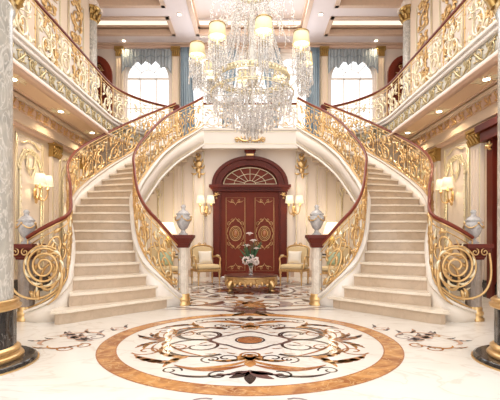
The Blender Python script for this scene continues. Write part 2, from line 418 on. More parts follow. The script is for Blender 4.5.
# clusters outside the ring at either side, near and far
mb = MB()
side = ((1, 1), (-1, 1))
acanthus(1.62, 0.03, 0.1, 0.34, 0, 4, 5, modes=side); acanthus(1.70, 0.10, 0.5, 0.26, 4, 5, 4, modes=side); acanthus(1.58, -0.02, -0.5, 0.2, 5, 4, 3, modes=side)
p = bez((1.62, -0.12), (1.72, -0.36), (1.92, -0.38), (1.95, -0.22), 14); rib4(p, bw(15, 0.03), 3, modes=side)
p = spiral(1.72, -0.33, 0.09, 0.5, -1.1, 16); rib4(p, 0.02, 2, modes=side)
p = bez((1.55, 0.18), (1.7, 0.45), (1.95, 0.32), (2.1, 0.12), 14); rib4(p, bw(15, 0.03), 5, modes=side)
p = bez((2.0, 0.06), (2.12, -0.02), (2.12, -0.16), (2.0, -0.2), 10); rib4(p, bw(11, 0.035), 5, modes=side)
acanthus(2.02, 0.05, -0.1, 0.14, 0, 0, 2, modes=side); acanthus(1.5, 0.42, 0.5, 0.2, 4, 0, 3, modes=side); acanthus(1.42, 0.56, 0.8, 0.2, 0, 4, 3, modes=side)
for (xx, yy, aa, LL, m1, m2) in ((1.6, 0.2, 0.9, 0.22, 4, 0), (1.85, 0.2, 0.2, 0.24, 0, 4), (1.75, 0.3, 0.6, 0.2, 5, 0), (2.05, 0.0, -0.6, 0.18, 0, 5), (1.66, -0.2, -1.0, 0.16, 3, 5), (1.9, -0.3, -0.3, 0.16, 3, 5), (1.6, 0.0, 0.25, 0.5, 4, 0)):
    acanthus(xx, yy, aa, LL*1.15, m1, m2, 4, modes=side)
for (xx, yy, rr, a0, tt, mi) in ((1.62, 0.12, 0.12, 0, 1.2, 4), (1.82, 0.1, 0.10, 2, -1.2, 5), (1.98, 0.18, 0.08, 1, 1.1, 3), (1.62, -0.22, 0.09, 1, 1.1, 2), (1.5, 0.5, 0.1, 0, 1.2, 5)):
    rib4(spiral(xx, yy, rr, a0, tt, 16), 0.02, mi, modes=side)
obj('side_scrollwork', mb, inlay, floor)
mb = MB()
p = spiral(0.30, -1.60, 0.10, 2.2, -1.2, 18); rib4(p, 0.022, 4, modes=side)
for yy, mi in ((1.56, 0), (1.84, 1), (2.12, 0), (2.4, 2)):
    for a in (0.0, 0.55, -0.55, PI, PI-0.55, PI+0.55):
        q = leaf2(0, yy, a, 0.36, 0.3 if a in (0.55, PI+0.55) else -0.3, 7); rib4(q, bw(8, 0.07), mi if abs(a) < 4 else 3, modes=((1, 1),))
    q = leaf2(0, yy-0.1, PI/2, 0.3, 0, 6); rib4(q, bw(7, 0.12), 1 if mi != 1 else 0, modes=((1, 1),))
p = bez((0.1, 1.7), (0.6, 1.6), (0.9, 1.9), (1.3, 1.75), 16); rib4(p, bw(17, 0.05), 4, modes=side)
p = bez((0.1, 2.1), (0.5, 1.95), (0.8, 2.25), (1.2, 2.15), 16); rib4(p, bw(17, 0.05), 2, modes=side)
obj('link_scrollwork', mb, inlay, floor)
mb = MB()
CT = 8.15
mb.ribbon(ring_pts(0, CT, 1.45), 0.05, 0.0012, 1); mb.ribbon(ring_pts(0, CT, 1.36), 0.03, 0.0013, 3); mb.ribbon(ring_pts(0, CT, 2.35), 0.06, 0.0012, 1); mb.ribbon(ring_pts(0, CT, 0.9), 0.06, 0.0012, 0)
for i in range(20):
    a = 2*PI*i/20
    q = [(1.15*cos(a)+x*cos(a)-y*sin(a), 1.15*sin(a)+x*sin(a)+y*cos(a)) for x, y in spiral(0, 0, 0.17, 0, 1.2, 16)]
    rib4(q, 0.04, (0, 4, 2)[i % 3], cy=CT, modes=((1, 1),))
    for rr, L in ((1.55, 0.62), (0.95, 0.25), (0.3, 0.5)):
        q = leaf2(rr*cos(a), rr*sin(a), a+0.5*(-1)**i, L, -0.9*(-1)**i, 8); rib4(q, bw(9, 0.15), (4, 0, 1, 2)[i % 4], cy=CT, modes=((1, 1),))
    q = [(1.9*cos(a+.15)+x, 1.9*sin(a+.15)+y) for x, y in spiral(0, 0, 0.24, a, 1.1, 16)]
    rib4(q, 0.05, (4, 2, 4, 0)[i % 4], cy=CT, modes=((1, 1),))
obj('table_medallion', mb, inlay, floor)

# ------------------------------------------------------------------ staircases (mirror pair)
def sx(p, s): return (p[0]*s,) + tuple(p[1:])
def build_stairs(s, word):
    root = thing('staircase', 'curved cream marble staircase rising on the %s side of the mahogany door' % word, 'staircase', (1.8*s, 5.6, 0), group='twin curved staircases')
    for k in range(1, 23):
        i = k-1
        a, b = V(INN[i]), V(OUT[i]); c, d = V(OUT[i+1]), V(INN[i+1])
        z = R*k
        mb = MB()
        if k == 1:
            # broad first step with a rounded outer end
            poly = [(1.16, 6.02), (1.30, 5.86), (1.60, 5.55), (1.95, 5.15), (2.2, 4.84), (2.30, 4.76), (2.38, 4.77), (2.42, 4.86), (2.40, 5.05)]
            pol2 = [(1.20, 6.1), (1.33, 5.90), (1.63, 5.59), (1.97, 5.20), (2.2, 4.90), (2.30, 4.82), (2.36, 4.83), (2.38, 4.9), (2.38, 5.05)]
            back = [(d+ (d-a)*0)[:] for _ in (0,)]
            tail = [(c.x+0.04, c.y+0.2), (d.x, d.y+0.25)]
            mb.prism([(x*s, y) for x, y in poly+tail], z-0.035, z, 0)
            mb.prism([(x*s, y) for x, y in pol2+tail], 0.0, z-0.035, 1)
        else:
            f = ((a-d)+(b-c)); f.normalize(); 
            fa = (a-d).normalized() if (a-d).length > 0.02 else f; fb = (b-c).normalized()
            n_ov = 0.03
            # nosing line slightly bowed toward the hall
            front = []
            m = (b-a); nrm = V((m.y, -m.x)).normalized()
            if nrm.dot(f) < 0: nrm = -nrm
            for t in range(9):
                u = t/8; front.append(a.lerp(b, u)+nrm*(0.05*sin(PI*u)))
            m2 = (c-d); nr2 = V((m2.y, -m2.x)).normalized()
            if nr2.dot(f) < 0: nr2 = -nr2
            back = [d.lerp(c, 1-t/8)+nr2*(0.05*sin(PI*(1-t/8))) - nr2*0.02 for t in range(9)]
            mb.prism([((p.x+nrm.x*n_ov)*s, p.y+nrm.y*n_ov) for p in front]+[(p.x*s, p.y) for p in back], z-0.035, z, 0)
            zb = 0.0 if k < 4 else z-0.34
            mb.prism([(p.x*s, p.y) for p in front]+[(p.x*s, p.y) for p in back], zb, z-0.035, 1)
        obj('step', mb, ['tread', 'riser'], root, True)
    mb = MB(); vs = []
    for k in range(3, 23): vs += [(INN[k][0]*s, INN[k][1], R*(k+1)-0.33), (OUT[k][0]*s, OUT[k][1], R*(k+1)-0.33), (OUT[k][0]*s, OUT[k][1], R*(k+1)-0.37), (INN[k][0]*s, INN[k][1], R*(k+1)-0.37)]
    mb.add(vs, [(4*i+q, 4*i+(q+1) % 4, 4*i+4+(q+1) % 4, 4*i+4+q) for i in range(19) for q in range(4)], 0, True)
    obj('underside', mb, 'white', root, True)
    inn = catmull([(1.10, 6.24, 0.03), (1.19, 6.12, 0.15)] + [(x, y, R*(i+1)+0.04) for i, (x, y) in enumerate(INN) if i >= 1], 5)
    inn = [V(sx(p, s)) for p in inn]
    out = catmull([(2.80, 5.04, 0.02), (2.62, 4.98, 0.09), (2.46, 5.03, 0.20), (2.385, 5.18, 0.36)] + [(x+0.05, y, R*(i+1)+0.06) for i, (x, y) in enumerate(OUT) if i >= 2], 5)
    out = [V(sx(p, s)) for p in out]
    mb = MB(); mb.wallstrip(inn, -0.05, 0.05, -0.36, 0.10, 0, True)
    mb.wallstrip(inn, -0.075, 0.075, 0.09, 0.13, 0, True)
    mb.wallstrip(inn, -0.07, 0.07, -0.40, -0.35, 0, True)
    mb.wallstrip(inn, -0.056, 0.056, 0.03, 0.045, 1); mb.wallstrip(inn, -0.056, 0.056, -0.30, -0.285, 1)
    obj('inner_stringer', mb, ['white', 'palegold'], root, True)
    mb = MB(); mb.wallstrip(out, -0.05, 0.05, -0.50, 0.09, 0, True); mb.wallstrip(out, -0.065, 0.065, 0.085, 0.12, 0, True)
    obj('outer_stringer', mb, 'curb', root, True)
    return inn, out

def balustrade(path, s, label, npan, h0=0.13, h1=0.80, railr=0.025, group='gilded scroll balustrades', end_rise=None, mats=('gold', 'palegold'), k=1.0, bars=True, name='balustrade', backing=None, rails=None):
    org = path[0].copy(); org.z = max(0, org.z)
    root = thing(name, label, 'railing', org, group=group)
    P = resample(path, npan*6)
    pr = [p+V((0, 0, h1+0.05)) for p in (resample(rails, npan*6) if rails else P)]
    mb = MB(); mb.tube(pr, railr, 8, 0, flat=1.25)
    obj('handrail', mb, 'wood2', root, True)
    mb = MB(); mb.tube([p-V((0, 0, railr+0.012)) for p in pr], 0.012, 6); mb.tube([p+V((0, 0, h0+0.02)) for p in P], 0.014, 6)
    mb.tube([p-V((0, 0, 0.11)) for p in pr], 0.008, 5)
    obj('gilt_rail', mb, 'gold', root, True)
    tot = sum((P[i+1]-P[i]).length for i in range(len(P)-1))
    w = tot/npan
    def at(sv):
        q = min(len(P)-1.0001, max(0, sv/tot*(len(P)-1))); i = int(q); return P[i].lerp(P[i+1], q-i), pr[i].lerp(pr[i+1], q-i)
    def fn0(sv, v):
        b, t = at(sv); b = b+V((0, 0, h0+0.03)); t = t-V((0, 0, 0.12)); return b.lerp(t, v/0.6)
    hh = 0.6
    for i in range(npan):
        mb = MB()
        S = scroll_set(w*0.94, hh, flip=(i % 2 == 1))
        map_scrolls(mb, S, lambda x, y: fn0(i*w+0.03*w+x, y), 0, k)
        S2 = []
        for j in range(3):
            q = leaf2(w*(0.2+0.3*j), 0.02, 1.2, 0.2, random.uniform(-1, 1)); S2.append((q, belly(len(q), 0.012)))
            q = leaf2(w*(0.25+0.28*j), 0.58, -1.2, 0.18, random.uniform(-1, 1)); S2.append((q, belly(len(q), 0.012)))
        map_scrolls(mb, S2, lambda x, y: fn0(i*w+x, y), 1, k)
        obj('scroll_panel', mb, list(mats), root, True)
    if bars:
        for i in range(npan+1):
            mb = MB(); b, t = at(i*w); mb.tube([b+V((0, 0, h0)), t-V((0, 0, 0.02))], 0.010, 6)
            for q in (0.25, 0.5, 0.75): mb.sphere(b.lerp(t, q), 0.02, 8, 5)
            obj('baluster', mb, 'gold', root, True)
    return root

def swag_rail(path, s, word):
    pass

for s, word in ((-1, 'left'), (1, 'right')):
    inn, out = build_stairs(s, word)
    orl = catmull([(2.80, 5.04, 0.14), (2.62, 4.98, 0.235), (2.46, 5.03, 0.335), (2.375, 5.18, 0.42), (2.42, 5.40, 0.54)] + [(x+0.05, y, R*(i+1)+0.06) for i, (x, y) in enumerate(OUT) if i >= 3], 5)
    orl = [V(sx(p, s)) for p in orl]
    balustrade(inn, s, 'gilded scroll balustrade with mahogany handrail along the hall side of the %s staircase' % word, 10, 0.13, 0.86, k=1.2)
    balustrade(out, s, 'gilded scroll balustrade with mahogany handrail along the wall side of the %s staircase' % word, 12, 0.12, 0.86, k=1.4, rails=orl)
    # large volute at the foot of the outer balustrade
    vol = thing('volute', 'large gilded spiral volute beside the taupe post at the foot of the %s staircase' % word, 'ornament', (2.6*s, 4.98, 0.12), group='spiral volutes at the stair feet')
    mb = MB()
    for R0, zc, rr in ((0.215, 0.70, 0.015), (0.25, 0.69, 0.011)):
        sp = spiral(2.53, zc, R0, 2.2, -2.6 if R0 < 0.24 else -0.9, 60, 0.15 if R0 < 0.24 else 0.9, ky=1.05)
        mb.tube([((x)*s, 4.90+0.25*(x-2.6)**2, z) for x, z in sp], [rr]*61, 6)
    sp = bez((2.36, 0.95), (2.28, 0.55), (2.30, 0.35), (2.50, 0.22), 14); mb.tube([(x*s, 4.93, z) for x, z in sp], belly(15, 0.024), 6)
    sp = bez((2.93, 0.86), (3.0, 0.5), (2.93, 0.28), (2.58, 0.30), 14); mb.tube([(x*s, 4.90, z) for x, z in sp], 0.014, 6)
    obj('spiral', mb, 'gold', vol, True)
    mb = MB()
    for i in range(9):
        a = 2*PI*i/9; q = leaf2(2.53+0.2*cos(a), 0.70+0.21*sin(a), a+0.7, 0.12, 0.9)
        mb.tube([(x*s, 4.91, z) for x, z in q], belly(len(q), 0.018), 5)
    obj('leaves', mb, 'palegold', vol, True)

# ------------------------------------------------------------------ newel posts and urns
def newel(x, y, label, shaftmat, ztop, group):
    t = thing('newel_post', label, 'post', (x, y, 0), group=group)
    mb = MB(); mb.lathe([(0.12, 0), (0.125, 0.03), (0.10, 0.05), (0.115, 0.085), (0.115, 0.11), (0.095, 0.13), (0.105, 0.155), (0.088, 0.18)], 28)
    obj('base_ring', mb, 'gold', t)
    mb = MB(); mb.lathe([((0.082 if shaftmat == 'postm' else 0.098), 0.18), ((0.082 if shaftmat == 'postm' else 0.098), ztop-0.2)], 48, fl=0.10, nf=12)
    obj('shaft', mb, shaftmat, t)
    mb = MB()
    for (w, z0, w2, z1) in ((0.085, ztop-0.2, 0.095, ztop-0.17), (0.10, ztop-0.17, 0.105, ztop-0.14), (0.105, ztop-0.14, 0.155, ztop-0.05), (0.165, ztop-0.05, 0.165, ztop)):
        vs = [(-w, -w, z0), (w, -w, z0), (w, w, z0), (-w, w, z0), (-w2, -w2, z1), (w2, -w2, z1), (w2, w2, z1), (-w2, w2, z1)]
        mb.add(vs, [(3, 2, 1, 0), (4, 5, 6, 7), (0, 1, 5, 4), (1, 2, 6, 5), (2, 3, 7, 6), (3, 0, 4, 7)])
    obj('cap', mb, 'wood', t, bevel=0.005)
    if shaftmat == 'postg':
        mb = MB()
        for s1 in (-1, 1):
            q = spiral(0.06*s1, ztop-0.10, 0.05, 1.57, s1*1.3, 18); mb.tube([(px, -0.145, z) for px, z in q], 0.008, 5)
        obj('cap_scroll', mb, 'gold', t)
    return t
def urn(x, y, z, label, sc=1.0):
    t = thing('urn', label, 'urn', (x, y, z), group='grey marble urns on the newel posts')
    def S(pr): return [(a*sc, b*sc) for a, b in pr]
    mb = MB(); mb.lathe(S([(0.07, 0), (0.07, 0.02), (0.045, 0.035), (0.03, 0.07), (0.035, 0.085), (0.06, 0.10), (0.085, 0.15), (0.115, 0.23), (0.12, 0.27), (0.10, 0.295), (0.09, 0.30), (0.11, 0.32), (0.105, 0.335)]), 28)
    obj('body', mb, 'urn', t)
    mb = MB(); mb.lathe(S([(0.10, 0.335), (0.07, 0.37), (0.035, 0.39), (0.03, 0.42), (0.042, 0.44), (0.03, 0.465), (0.008, 0.475)]), 20)
    obj('lid', mb, 'urn', t)
    mb = MB()
    for i in range(4):
        a0 = i*PI/2
        q = [((0.117+0.008)*sc*cos(a0+PI/2*u/10), 0.125*sc*sin(a0+PI/2*u/10), (0.28-0.06*sin(PI*u/10))*sc) for u in range(11)]
        mb.tube(q, belly(11, 0.012*sc), 6)
        mb.sphere((0.125*sc*cos(a0), 0.125*sc*sin(a0), 0.285*sc), 0.016*sc, 8, 5)
    obj('swag', mb, 'gold', t)
    return t
for s, word in ((-1, 'left'), (1, 'right')):
    newel(1.05*s, 6.29, 'beige fluted marble newel post with mahogany cap at the inner foot of the %s staircase' % word, 'postm', 1.10, 'inner newel posts')
    newel(2.85*s, 5.10, 'taupe fluted marble newel post with mahogany cap at the outer foot of the %s staircase' % word, 'postg', 0.97, 'outer newel posts')
    urn(1.05*s, 6.29, 1.10, 'grey marble urn with gold swags on the inner newel post of the %s staircase' % word)
    urn(2.85*s, 5.10, 0.97, 'grey marble urn with gold swags on the outer newel post of the %s staircase' % word, 0.92)

# ------------------------------------------------------------------ upper floor, fascias, gallery
gal = catmull([(x, y, ZL) for x, y in GAL], 6)
for s, side_w in ((-1, 'left'), (1, 'right')):
    poly = [(0, 10.75), (1.26, 10.75), (2.05, 11.30), (2.14, 11.42)] + [(p.x, p.y) for p in reversed(gal)][1:] + [(XW+0.3, 3.0), (XW+0.3, 10.6), (6.2, 10.6), (6.2, YB+0.2), (0, YB+0.2)]
    poly = [(x*s, y) for x, y in poly]
    mb = MB(); n = len(poly)
    # top, bottom as triangulated ngons
    mb.prism(poly, 3.56, ZL, 0)
    o = struct(obj('floor_gallery_%s' % side_w, mb, 'cream2'))
    g = [V(sx(p, s)) for p in gal]
    root = sroot('trim_gallery_%s' % side_w, (g[0].x, g[0].y, 0))
    mb = MB()
    mb.wallstrip(g, -0.09, 0.09, 0.0, 0.06, 0, True); mb.wallstrip(g, -0.065, 0.065, -0.08, 0.0, 0, True)
    mb.wallstrip(g, -0.03, 0.03, -0.36, -0.08, 2, True)
    mb.wallstrip(g, -0.06, 0.06, -0.40, -0.34, 0, True); mb.wallstrip(g, -0.085, 0.085, -0.43, -0.40, 1, True)
    obj('fascia', mb, ['white', 'pinkmould', 'friezeb'], root, True)
    P = resample(g, 160); tot = sum((P[i+1]-P[i]).length for i in range(160))
    def fr(sv, v, sgn=1):
        q = min(159.999, max(0, sv/tot*160)); i = int(q); p = P[i].lerp(P[i+1], q-i)
        d = (P[min(i+1, 160)]-P[i]).normalized(); nn = V((-d.y, d.x, 0))*(0.034*s); return p+nn+V((0, 0, -0.34+v))
    mb = MB(); nn_ = int(tot/0.30)
    for i in range(nn_):
        f = 1 if i % 2 else -1; c0 = (i+0.5)*0.30; S = []
        q = spiral(c0, 0.13, 0.10, f*1.57, f*1.35, 16); S.append((q, [0.016]*17))
        q = bez((c0-0.15, 0.13-f*0.1), (c0-0.05, 0.13-f*0.12), (c0+0.08, 0.13+f*0.14), (c0+0.16, 0.13+f*0.08), 8); S.append((q, belly(9, 0.022)))
        for a in (0.5, 2.2, 3.9, 5.4):
            q = leaf2(c0+0.09*cos(a), 0.13+0.07*sin(a), a+0.5, 0.08, 0.7); S.append((q, belly(7, 0.018)))
        map_scrolls(mb, S, fr, 0)
    obj('frieze_scrolls', mb, 'frieze', root, True)
    # balustrade of the gallery
    gp = [p+V((0, 0, 0.0)) for p in g if p.y > 3.2]
    balustrade(gp, s, 'large gilded scroll railing with dark handrail along the upper %s gallery' % side_w, 12, 0.06, 0.82, 0.028, k=1.25, name='gallery_railing', group='gallery railings', mats=('palegold', 'white'))
    # soffit of the gallery: edge moulding, wall frieze
    mb = MB()
    x0, x1 = sorted((4.02*s, (XW+0.02)*s)); mb.box(x0, x1, 3.0, 10.6, 3.30, 3.56, 0)
    x0, x1 = sorted((4.08*s, (XW+0.02)*s)); mb.box(x0, x1, 3.0, 10.6, 3.12, 3.30, 1)
    x0, x1 = sorted((3.96*s, (XW+0.02)*s)); mb.box(x0, x1, 3.0, 10.6, 3.46, 3.52, 1)
    x0, x1 = sorted((4.14*s, (XW+0.02)*s)); mb.box(x0, x1, 3.0, 10.6, 3.06, 3.12, 0)
    for xa, xb in ((3.50, 3.53), (3.90, 3.93)):
        x0, x1 = sorted((xa*s, xb*s)); mb.box(x0, x1, 3.0, 10.2, 3.535, 3.56, 0)
    cor = struct(obj('trim_cornice_%s' % side_w, mb, ['pinkmould', 'cream']))
    mb = MB(); mb.box(*sorted((3.44*s, 3.99*s)), 3.0, 10.3, 3.548, 3.562); obj('soffit_panel', mb, 'soffit', cor)
    mb = MB()
    for i in range(26):
        c0 = 3.4+i*0.28; f = 1 if i % 2 else -1
        S = [(spiral(c0, 3.37, 0.075, f*1.57, f*1.3, 14), [0.012]*15)]
        for a in (0.3, 1.9, 3.4, 5.0):
            q = leaf2(c0+0.07*cos(a), 3.37+0.05*sin(a), a+0.6, 0.09, 0.7); S.append((q, belly(7, 0.016)))
        map_scrolls(mb, S, lambda a, b: V((4.015*s, a, b)))
    obj('cornice_scrolls', mb, 'gold', cor)
    # top newel where rails meet
    t = thing('upper_newel_post', 'dark mahogany newel block where the handrails meet at the head of the %s staircase' % side_w, 'post', (2.08*s, 11.36, ZL), group='upper newel blocks')
    mb = MB(); mb.box(-0.05, 0.05, -0.05, 0.05, 0, 0.78); obj('post', mb, 'gold', t)
    mb = MB(); mb.box(-0.10, 0.10, -0.10, 0.10, 0.78, 0.90); mb.box(-0.07, 0.07, -0.07, 0.07, 0.90, 0.94); obj('cap', mb, 'wood', t, bevel=0.008)

# landing fascia (over the door) with centre gilding and its railing
root = sroot('trim_landing', (0, 10.75, 0))
mb = MB()
L0 = [V((x, 10.75, ZL)) for x in (-1.28, 0, 1.28)]
mb.wallstrip(L0, -0.04, 0.05, -0.40, 0.06, 0); mb.wallstrip(L0, -0.08, 0.065, 0.05, 0.10, 0); mb.wallstrip(L0, -0.07, 0.06, -0.44, -0.38, 0)
mb.wallstrip(L0, -0.05, 0.045, 0.0, 0.012, 1); mb.wallstrip(L0, -0.05, 0.045, -0.32, -0.308, 1)
obj('fascia', mb, ['white', 'palegold'], root, True)
mb = MB()
for s in (-1, 1):
    S = [(bez((0, 3.72), (0.15, 3.60), (0.25, 3.70), (0.34, 3.78), 10), belly(11, 0.03)), (spiral(0.34*1, 3.70, 0.07, 1.5, -1.2, 14), [0.012]*15)]
    for j in range(5):
        q = leaf2(0.04+0.07*j, 3.72, 0.8-0.3*j, 0.10, 0.8); S.append((q, belly(7, 0.02)))
        q = leaf2(0.04+0.07*j, 3.70, -0.9+0.1*j, 0.08, -0.8); S.append((q, belly(7, 0.018)))
    map_scrolls(mb, S, lambda a, b: V((a*s, 10.685, b)))
mb.sphere((0, 10.69, 3.73), 0.05, 10, 6)
obj('gilt_crest', mb, 'gold', root, True)
# landing balustrade: white and gold
lp = [V((x, 10.78, ZL)) for x in (-1.26, -0.6, 0, 0.6, 1.26)]
balustrade(lp, 1, 'white and gold scroll railing across the landing above the mahogany door', 5, 0.10, 0.74, 0.026, mats=('white', 'gold'), k=1.9, name='landing_railing', group=None)

# ------------------------------------------------------------------ walls
def wallx(name, s):
    mb = MB()
    x0, x1 = sorted((XW*s, (XW+0.3)*s)); mb.box(x0, x1, 2.2, 10.6, 0, ZC+0.6, 0)
    return struct(obj(name, mb, 'cream'))
wl = wallx('wall_left', -1); wr = wallx('wall_right', 1)
# lower door wall
mb = MB()
mb.box(-XW-0.3, -1.0, YD, YD+0.25, 0, 3.56); mb.box(1.0, XW+0.3, YD, YD+0.25, 0, 3.56)
N = 18
arch = [(1.0*cos(PI*i/N), 2.52+0.74*sin(PI*i/N)) for i in range(N+1)]
mb.prism_y([(-1.0, 3.56), (-1.0, 2.52)] + arch[::-1][1:-1] + [(1.0, 2.52), (1.0, 3.56)], YD, YD+0.25)
struct(obj('wall_back', mb, 'cream2'))
# return wall pieces under the galleries behind the stairs
for s, w in ((-1, 'left'), (1, 'right')):
    mb = MB(); x0, x1 = sorted((XW*s, (XW+0.3)*s)); mb.box(x0, x1, 10.6, YD, 0, 3.56); struct(obj('wall_return_%s' % w, mb, 'cream'))
    mb = MB(); x0, x1 = sorted((6.2*s, 6.4*s)); mb.box(x0, x1, 10.4, YB+0.2, ZL, ZC+0.6); x0, x1 = sorted(((XW+0.3)*s, 6.4*s)); mb.box(x0, x1, 10.4, 10.6, ZL, ZC+0.6)
    struct(obj('wall_corridor_%s' % w, mb, 'cream2'))
# upper back wall with window openings: centre three and one either side
wins = [(-4.06, -2.60), (-1.95, -0.78), (-0.62, 0.62), (0.78, 1.95), (2.60, 4.06)]
WB, WT = 4.35, 7.12
mb = MB(); xs = [-6.4]
for a, b in wins:
    mb.box(xs[-1], a, YB, YB+0.2, ZL, ZC+0.6); xs.append(b)
    mb.box(a, b, YB, YB+0.2, ZL, WB); mb.box(a, b, YB, YB+0.2, WT, ZC+0.6)
mb.box(xs[-1], 6.4, YB, YB+0.2, ZL, ZC+0.6)
struct(obj('wall_upper_back', mb, 'cream2'))
for i, (a, b) in enumerate(wins):
    w = sroot('window_%d' % (i+1), ((a+b)/2, YB+0.1, WB)); hw = (b-a)/2; h = WT-WB
    mb = MB()
    for x in (-hw, hw-0.06): mb.box(x, x+0.06, -0.04, 0.04, 0, h)
    mb.box(-hw, hw, -0.04, 0.04, 0, 0.06); mb.box(-hw, hw, -0.04, 0.04, h-0.06, h)
    sp = h-hw-0.1
    mb.box(-hw, hw, -0.03, 0.03, sp-0.03, sp+0.03); mb.box(-hw, hw, -0.02, 0.02, sp*0.5-0.015, sp*0.5+0.015)
    for x in (-hw*0.36, hw*0.36): mb.box(x-0.018, x+0.018, -0.03, 0.03, 0, sp)
    arc = [V(((hw-0.04)*cos(PI*j/16), 0, sp+(hw-0.04)*sin(PI*j/16))) for j in range(17)]; mb.tube(arc, 0.035, 6)
    arc = [V((hw*0.4*cos(PI*j/12), 0, sp+hw*0.4*sin(PI*j/12))) for j in range(13)]; mb.tube(arc, 0.015, 5)
    for a3 in (PI/4, PI/2, 3*PI/4): mb.tube([(hw*0.4*cos(a3), 0, sp+hw*0.4*sin(a3)), ((hw-0.05)*cos(a3), 0, sp+(hw-0.05)*sin(a3))], 0.015, 5)
    obj('window_frame', mb, 'white', w)
    # spandrels beside the arch
    mb = MB()
    for s in (-1, 1):
        poly = [(s*hw, h), (s*hw, sp)] + [(s*(hw-0.02)*cos(PI/2*j/8), sp+(hw-0.02)*sin(PI/2*j/8)) for j in range(9)] + [(0, h)]
        mb.prism_y(poly, -0.02, 0.02)
    obj('spandrel', mb, 'white', w)
    mb = MB(); mb.box(-hw, hw, -0.004, 0.004, 0, h); obj('glass_pane', mb, 'pane', w)

# ------------------------------------------------------------------ curtains and valances
def curtain(x, y, z0, z1, w0, w1, label, mat, group, gather=None, lean=0):
    t = thing('curtain', label, 'curtain', (x, y, z0), group=group)
    mb = MB(); nz, nx = 14, 40; vs = []
    for j in range(nz+1):
        v = j/nz; ww = w0+(w1-w0)*v
        if gather: ww *= 1-0.55*math.exp(-((v-gather)/0.12)**2)
        for i in range(nx+1):
            u = i/nx
            vs.append(((u-0.5)*ww+lean*(1-v), 0.04*sin(u*PI*12)*(0.6+0.4*sin(v*3+u*5)), v*(z1-z0)))
    mb.add(vs, [(j*(nx+1)+i, j*(nx+1)+i+1, (j+1)*(nx+1)+i+1, (j+1)*(nx+1)+i) for j in range(nz) for i in range(nx)], 0, True)
    o = obj('drape', mb, mat, t)
    m = o.modifiers.new('solid', 'SOLIDIFY'); m.thickness = 0.008
    if gather:
        mb = MB(); mb.tube([(0.22*w1*cos(2*PI*i/16), 0.07*sin(2*PI*i/16), gather*(z1-z0)) for i in range(16)], 0.02, 6, closed=True); obj('tie_back', mb, 'gold', t)
    return t
for s, w in ((-1, 'left'), (1, 'right')):
    curtain(2.05*s, YB-0.22, ZL, 7.18, 0.50, 0.34, 'floor-length blue grey silk curtain at the %s edge of the central windows' % w, 'silk', 'drapes framing the central windows', lean=-0.08*s)
    curtain(0.70*s, YB-0.14, ZL, 7.18, 0.34, 0.55, 'blue silk drape between central windows, on the %s behind the chandelier' % w, 'silk', 'drapes behind the chandelier', 0.5)
def valance(x, hw, label):
    t = thing('valance', label, 'valance', (x, YB-0.12, 6.55), group='pale blue swagged valances')
    mb = MB(); nx, nz = 60, 8; vs = []
    for j in range(nz+1):
        v = j/nz
        for i in range(nx+1):
            u = i/nx
            sw = abs(sin(u*PI*5)); drop = 0.18-0.12*sw + (0.28-0.9*min(u, 1-u))*(min(u, 1-u) < 0.3)
            zb = 0.12+0.25*0 - drop*0.9 + 0.12
            z = 0.62*(v)+zb*(1-v)
            vs.append(((u-0.5)*2*hw, -0.03*sin(u*PI*30)-0.05*sw*(1-v), z))
    mb.add(vs, [(j*(nx+1)+i, j*(nx+1)+i+1, (j+1)*(nx+1)+i+1, (j+1)*(nx+1)+i) for j in range(nz) for i in range(nx)], 0, True)
    o = obj('swag', mb, 'silkl', t); m = o.modifiers.new('solid', 'SOLIDIFY'); m.thickness = 0.01
    mb = MB()
    for i in range(5):
        q = [((-0.5+(i+u/8)/5)*2*hw, -0.08, 0.40-0.08*sin(PI*u/8)) for u in range(9)]; mb.tube(q, 0.012, 5)
    obj('trim_cord', mb, 'silk', t)
for s, w in ((-1, 'left'), (1, 'right')):
    valance(3.33*s, 0.80, 'pale blue silk valance over the upper window left of the chandelier' if s < 0 else 'pale blue silk valance over the upper window right of the chandelier')

# ------------------------------------------------------------------ pilasters
def pilaster(name_lbl, x, y, rz, w, z0, z1, group, capmat='gold', base=True, cap_h=0.30, shaftmat='cream2', inset='palegold'):
    t = thing('pilaster', name_lbl, 'pilaster', (x-0.003*(1 if x > 0 else -1)*(abs(rz) > 0.1), y-0.003*(rz == 0), z0), rz, group); h = z1-z0; hw = w/2
    mb = MB(); mb.box(-hw, hw, -0.07, 0, 0.0, h-0.02)
    for k in range(3):
        xx = -hw*0.55+k*hw*0.55; mb.box(xx-hw*0.09, xx+hw*0.09, -0.085, -0.07, 0.35, h-cap_h-0.08, 0)
    obj('shaft', mb, shaftmat, t, bevel=0.004)
    mb = MB(); 
    for xx in (-hw*0.85, hw*0.85): mb.tube([(xx, -0.075, 0.3), (xx, -0.075, h-cap_h-0.05)], 0.012, 5)
    obj('gilt_line', mb, inset, t)
    if cap_h > 0:
        mb = MB(); mb.box(-hw*1.25, hw*1.25, -0.14, 0, h-0.05, h); mb.box(-hw*1.05, hw*1.05, -0.10, 0, h-cap_h, h-0.05)
        for s in (-1, 1):
            q = spiral(s*hw*0.85, h-0.11, 0.055, 1.57, -s*1.4, 18); mb.tube([(a, -0.13, b) for a, b in q], 0.013, 5)
        for row, zz in enumerate((h-cap_h+0.01, h-cap_h+0.10)):
            for k in range(4):
                xx = (-0.75+0.5*k)*hw
                q = [(xx, -0.10, zz), (xx, -0.125, zz+0.05), (xx, -0.15, zz+0.09), (xx, -0.165, zz+0.075)]; mb.tube(q, [0.022, 0.028, 0.02, 0.008], 5)
        obj('capital', mb, capmat, t)
    if base:
        mb = MB(); mb.box(-hw*1.2, hw*1.2, -0.10, 0, 0, 0.16); mb.box(-hw*1.1, hw*1.1, -0.085, 0, 0.16, 0.22); obj('base', mb, shaftmat, t, bevel=0.006)
    return t
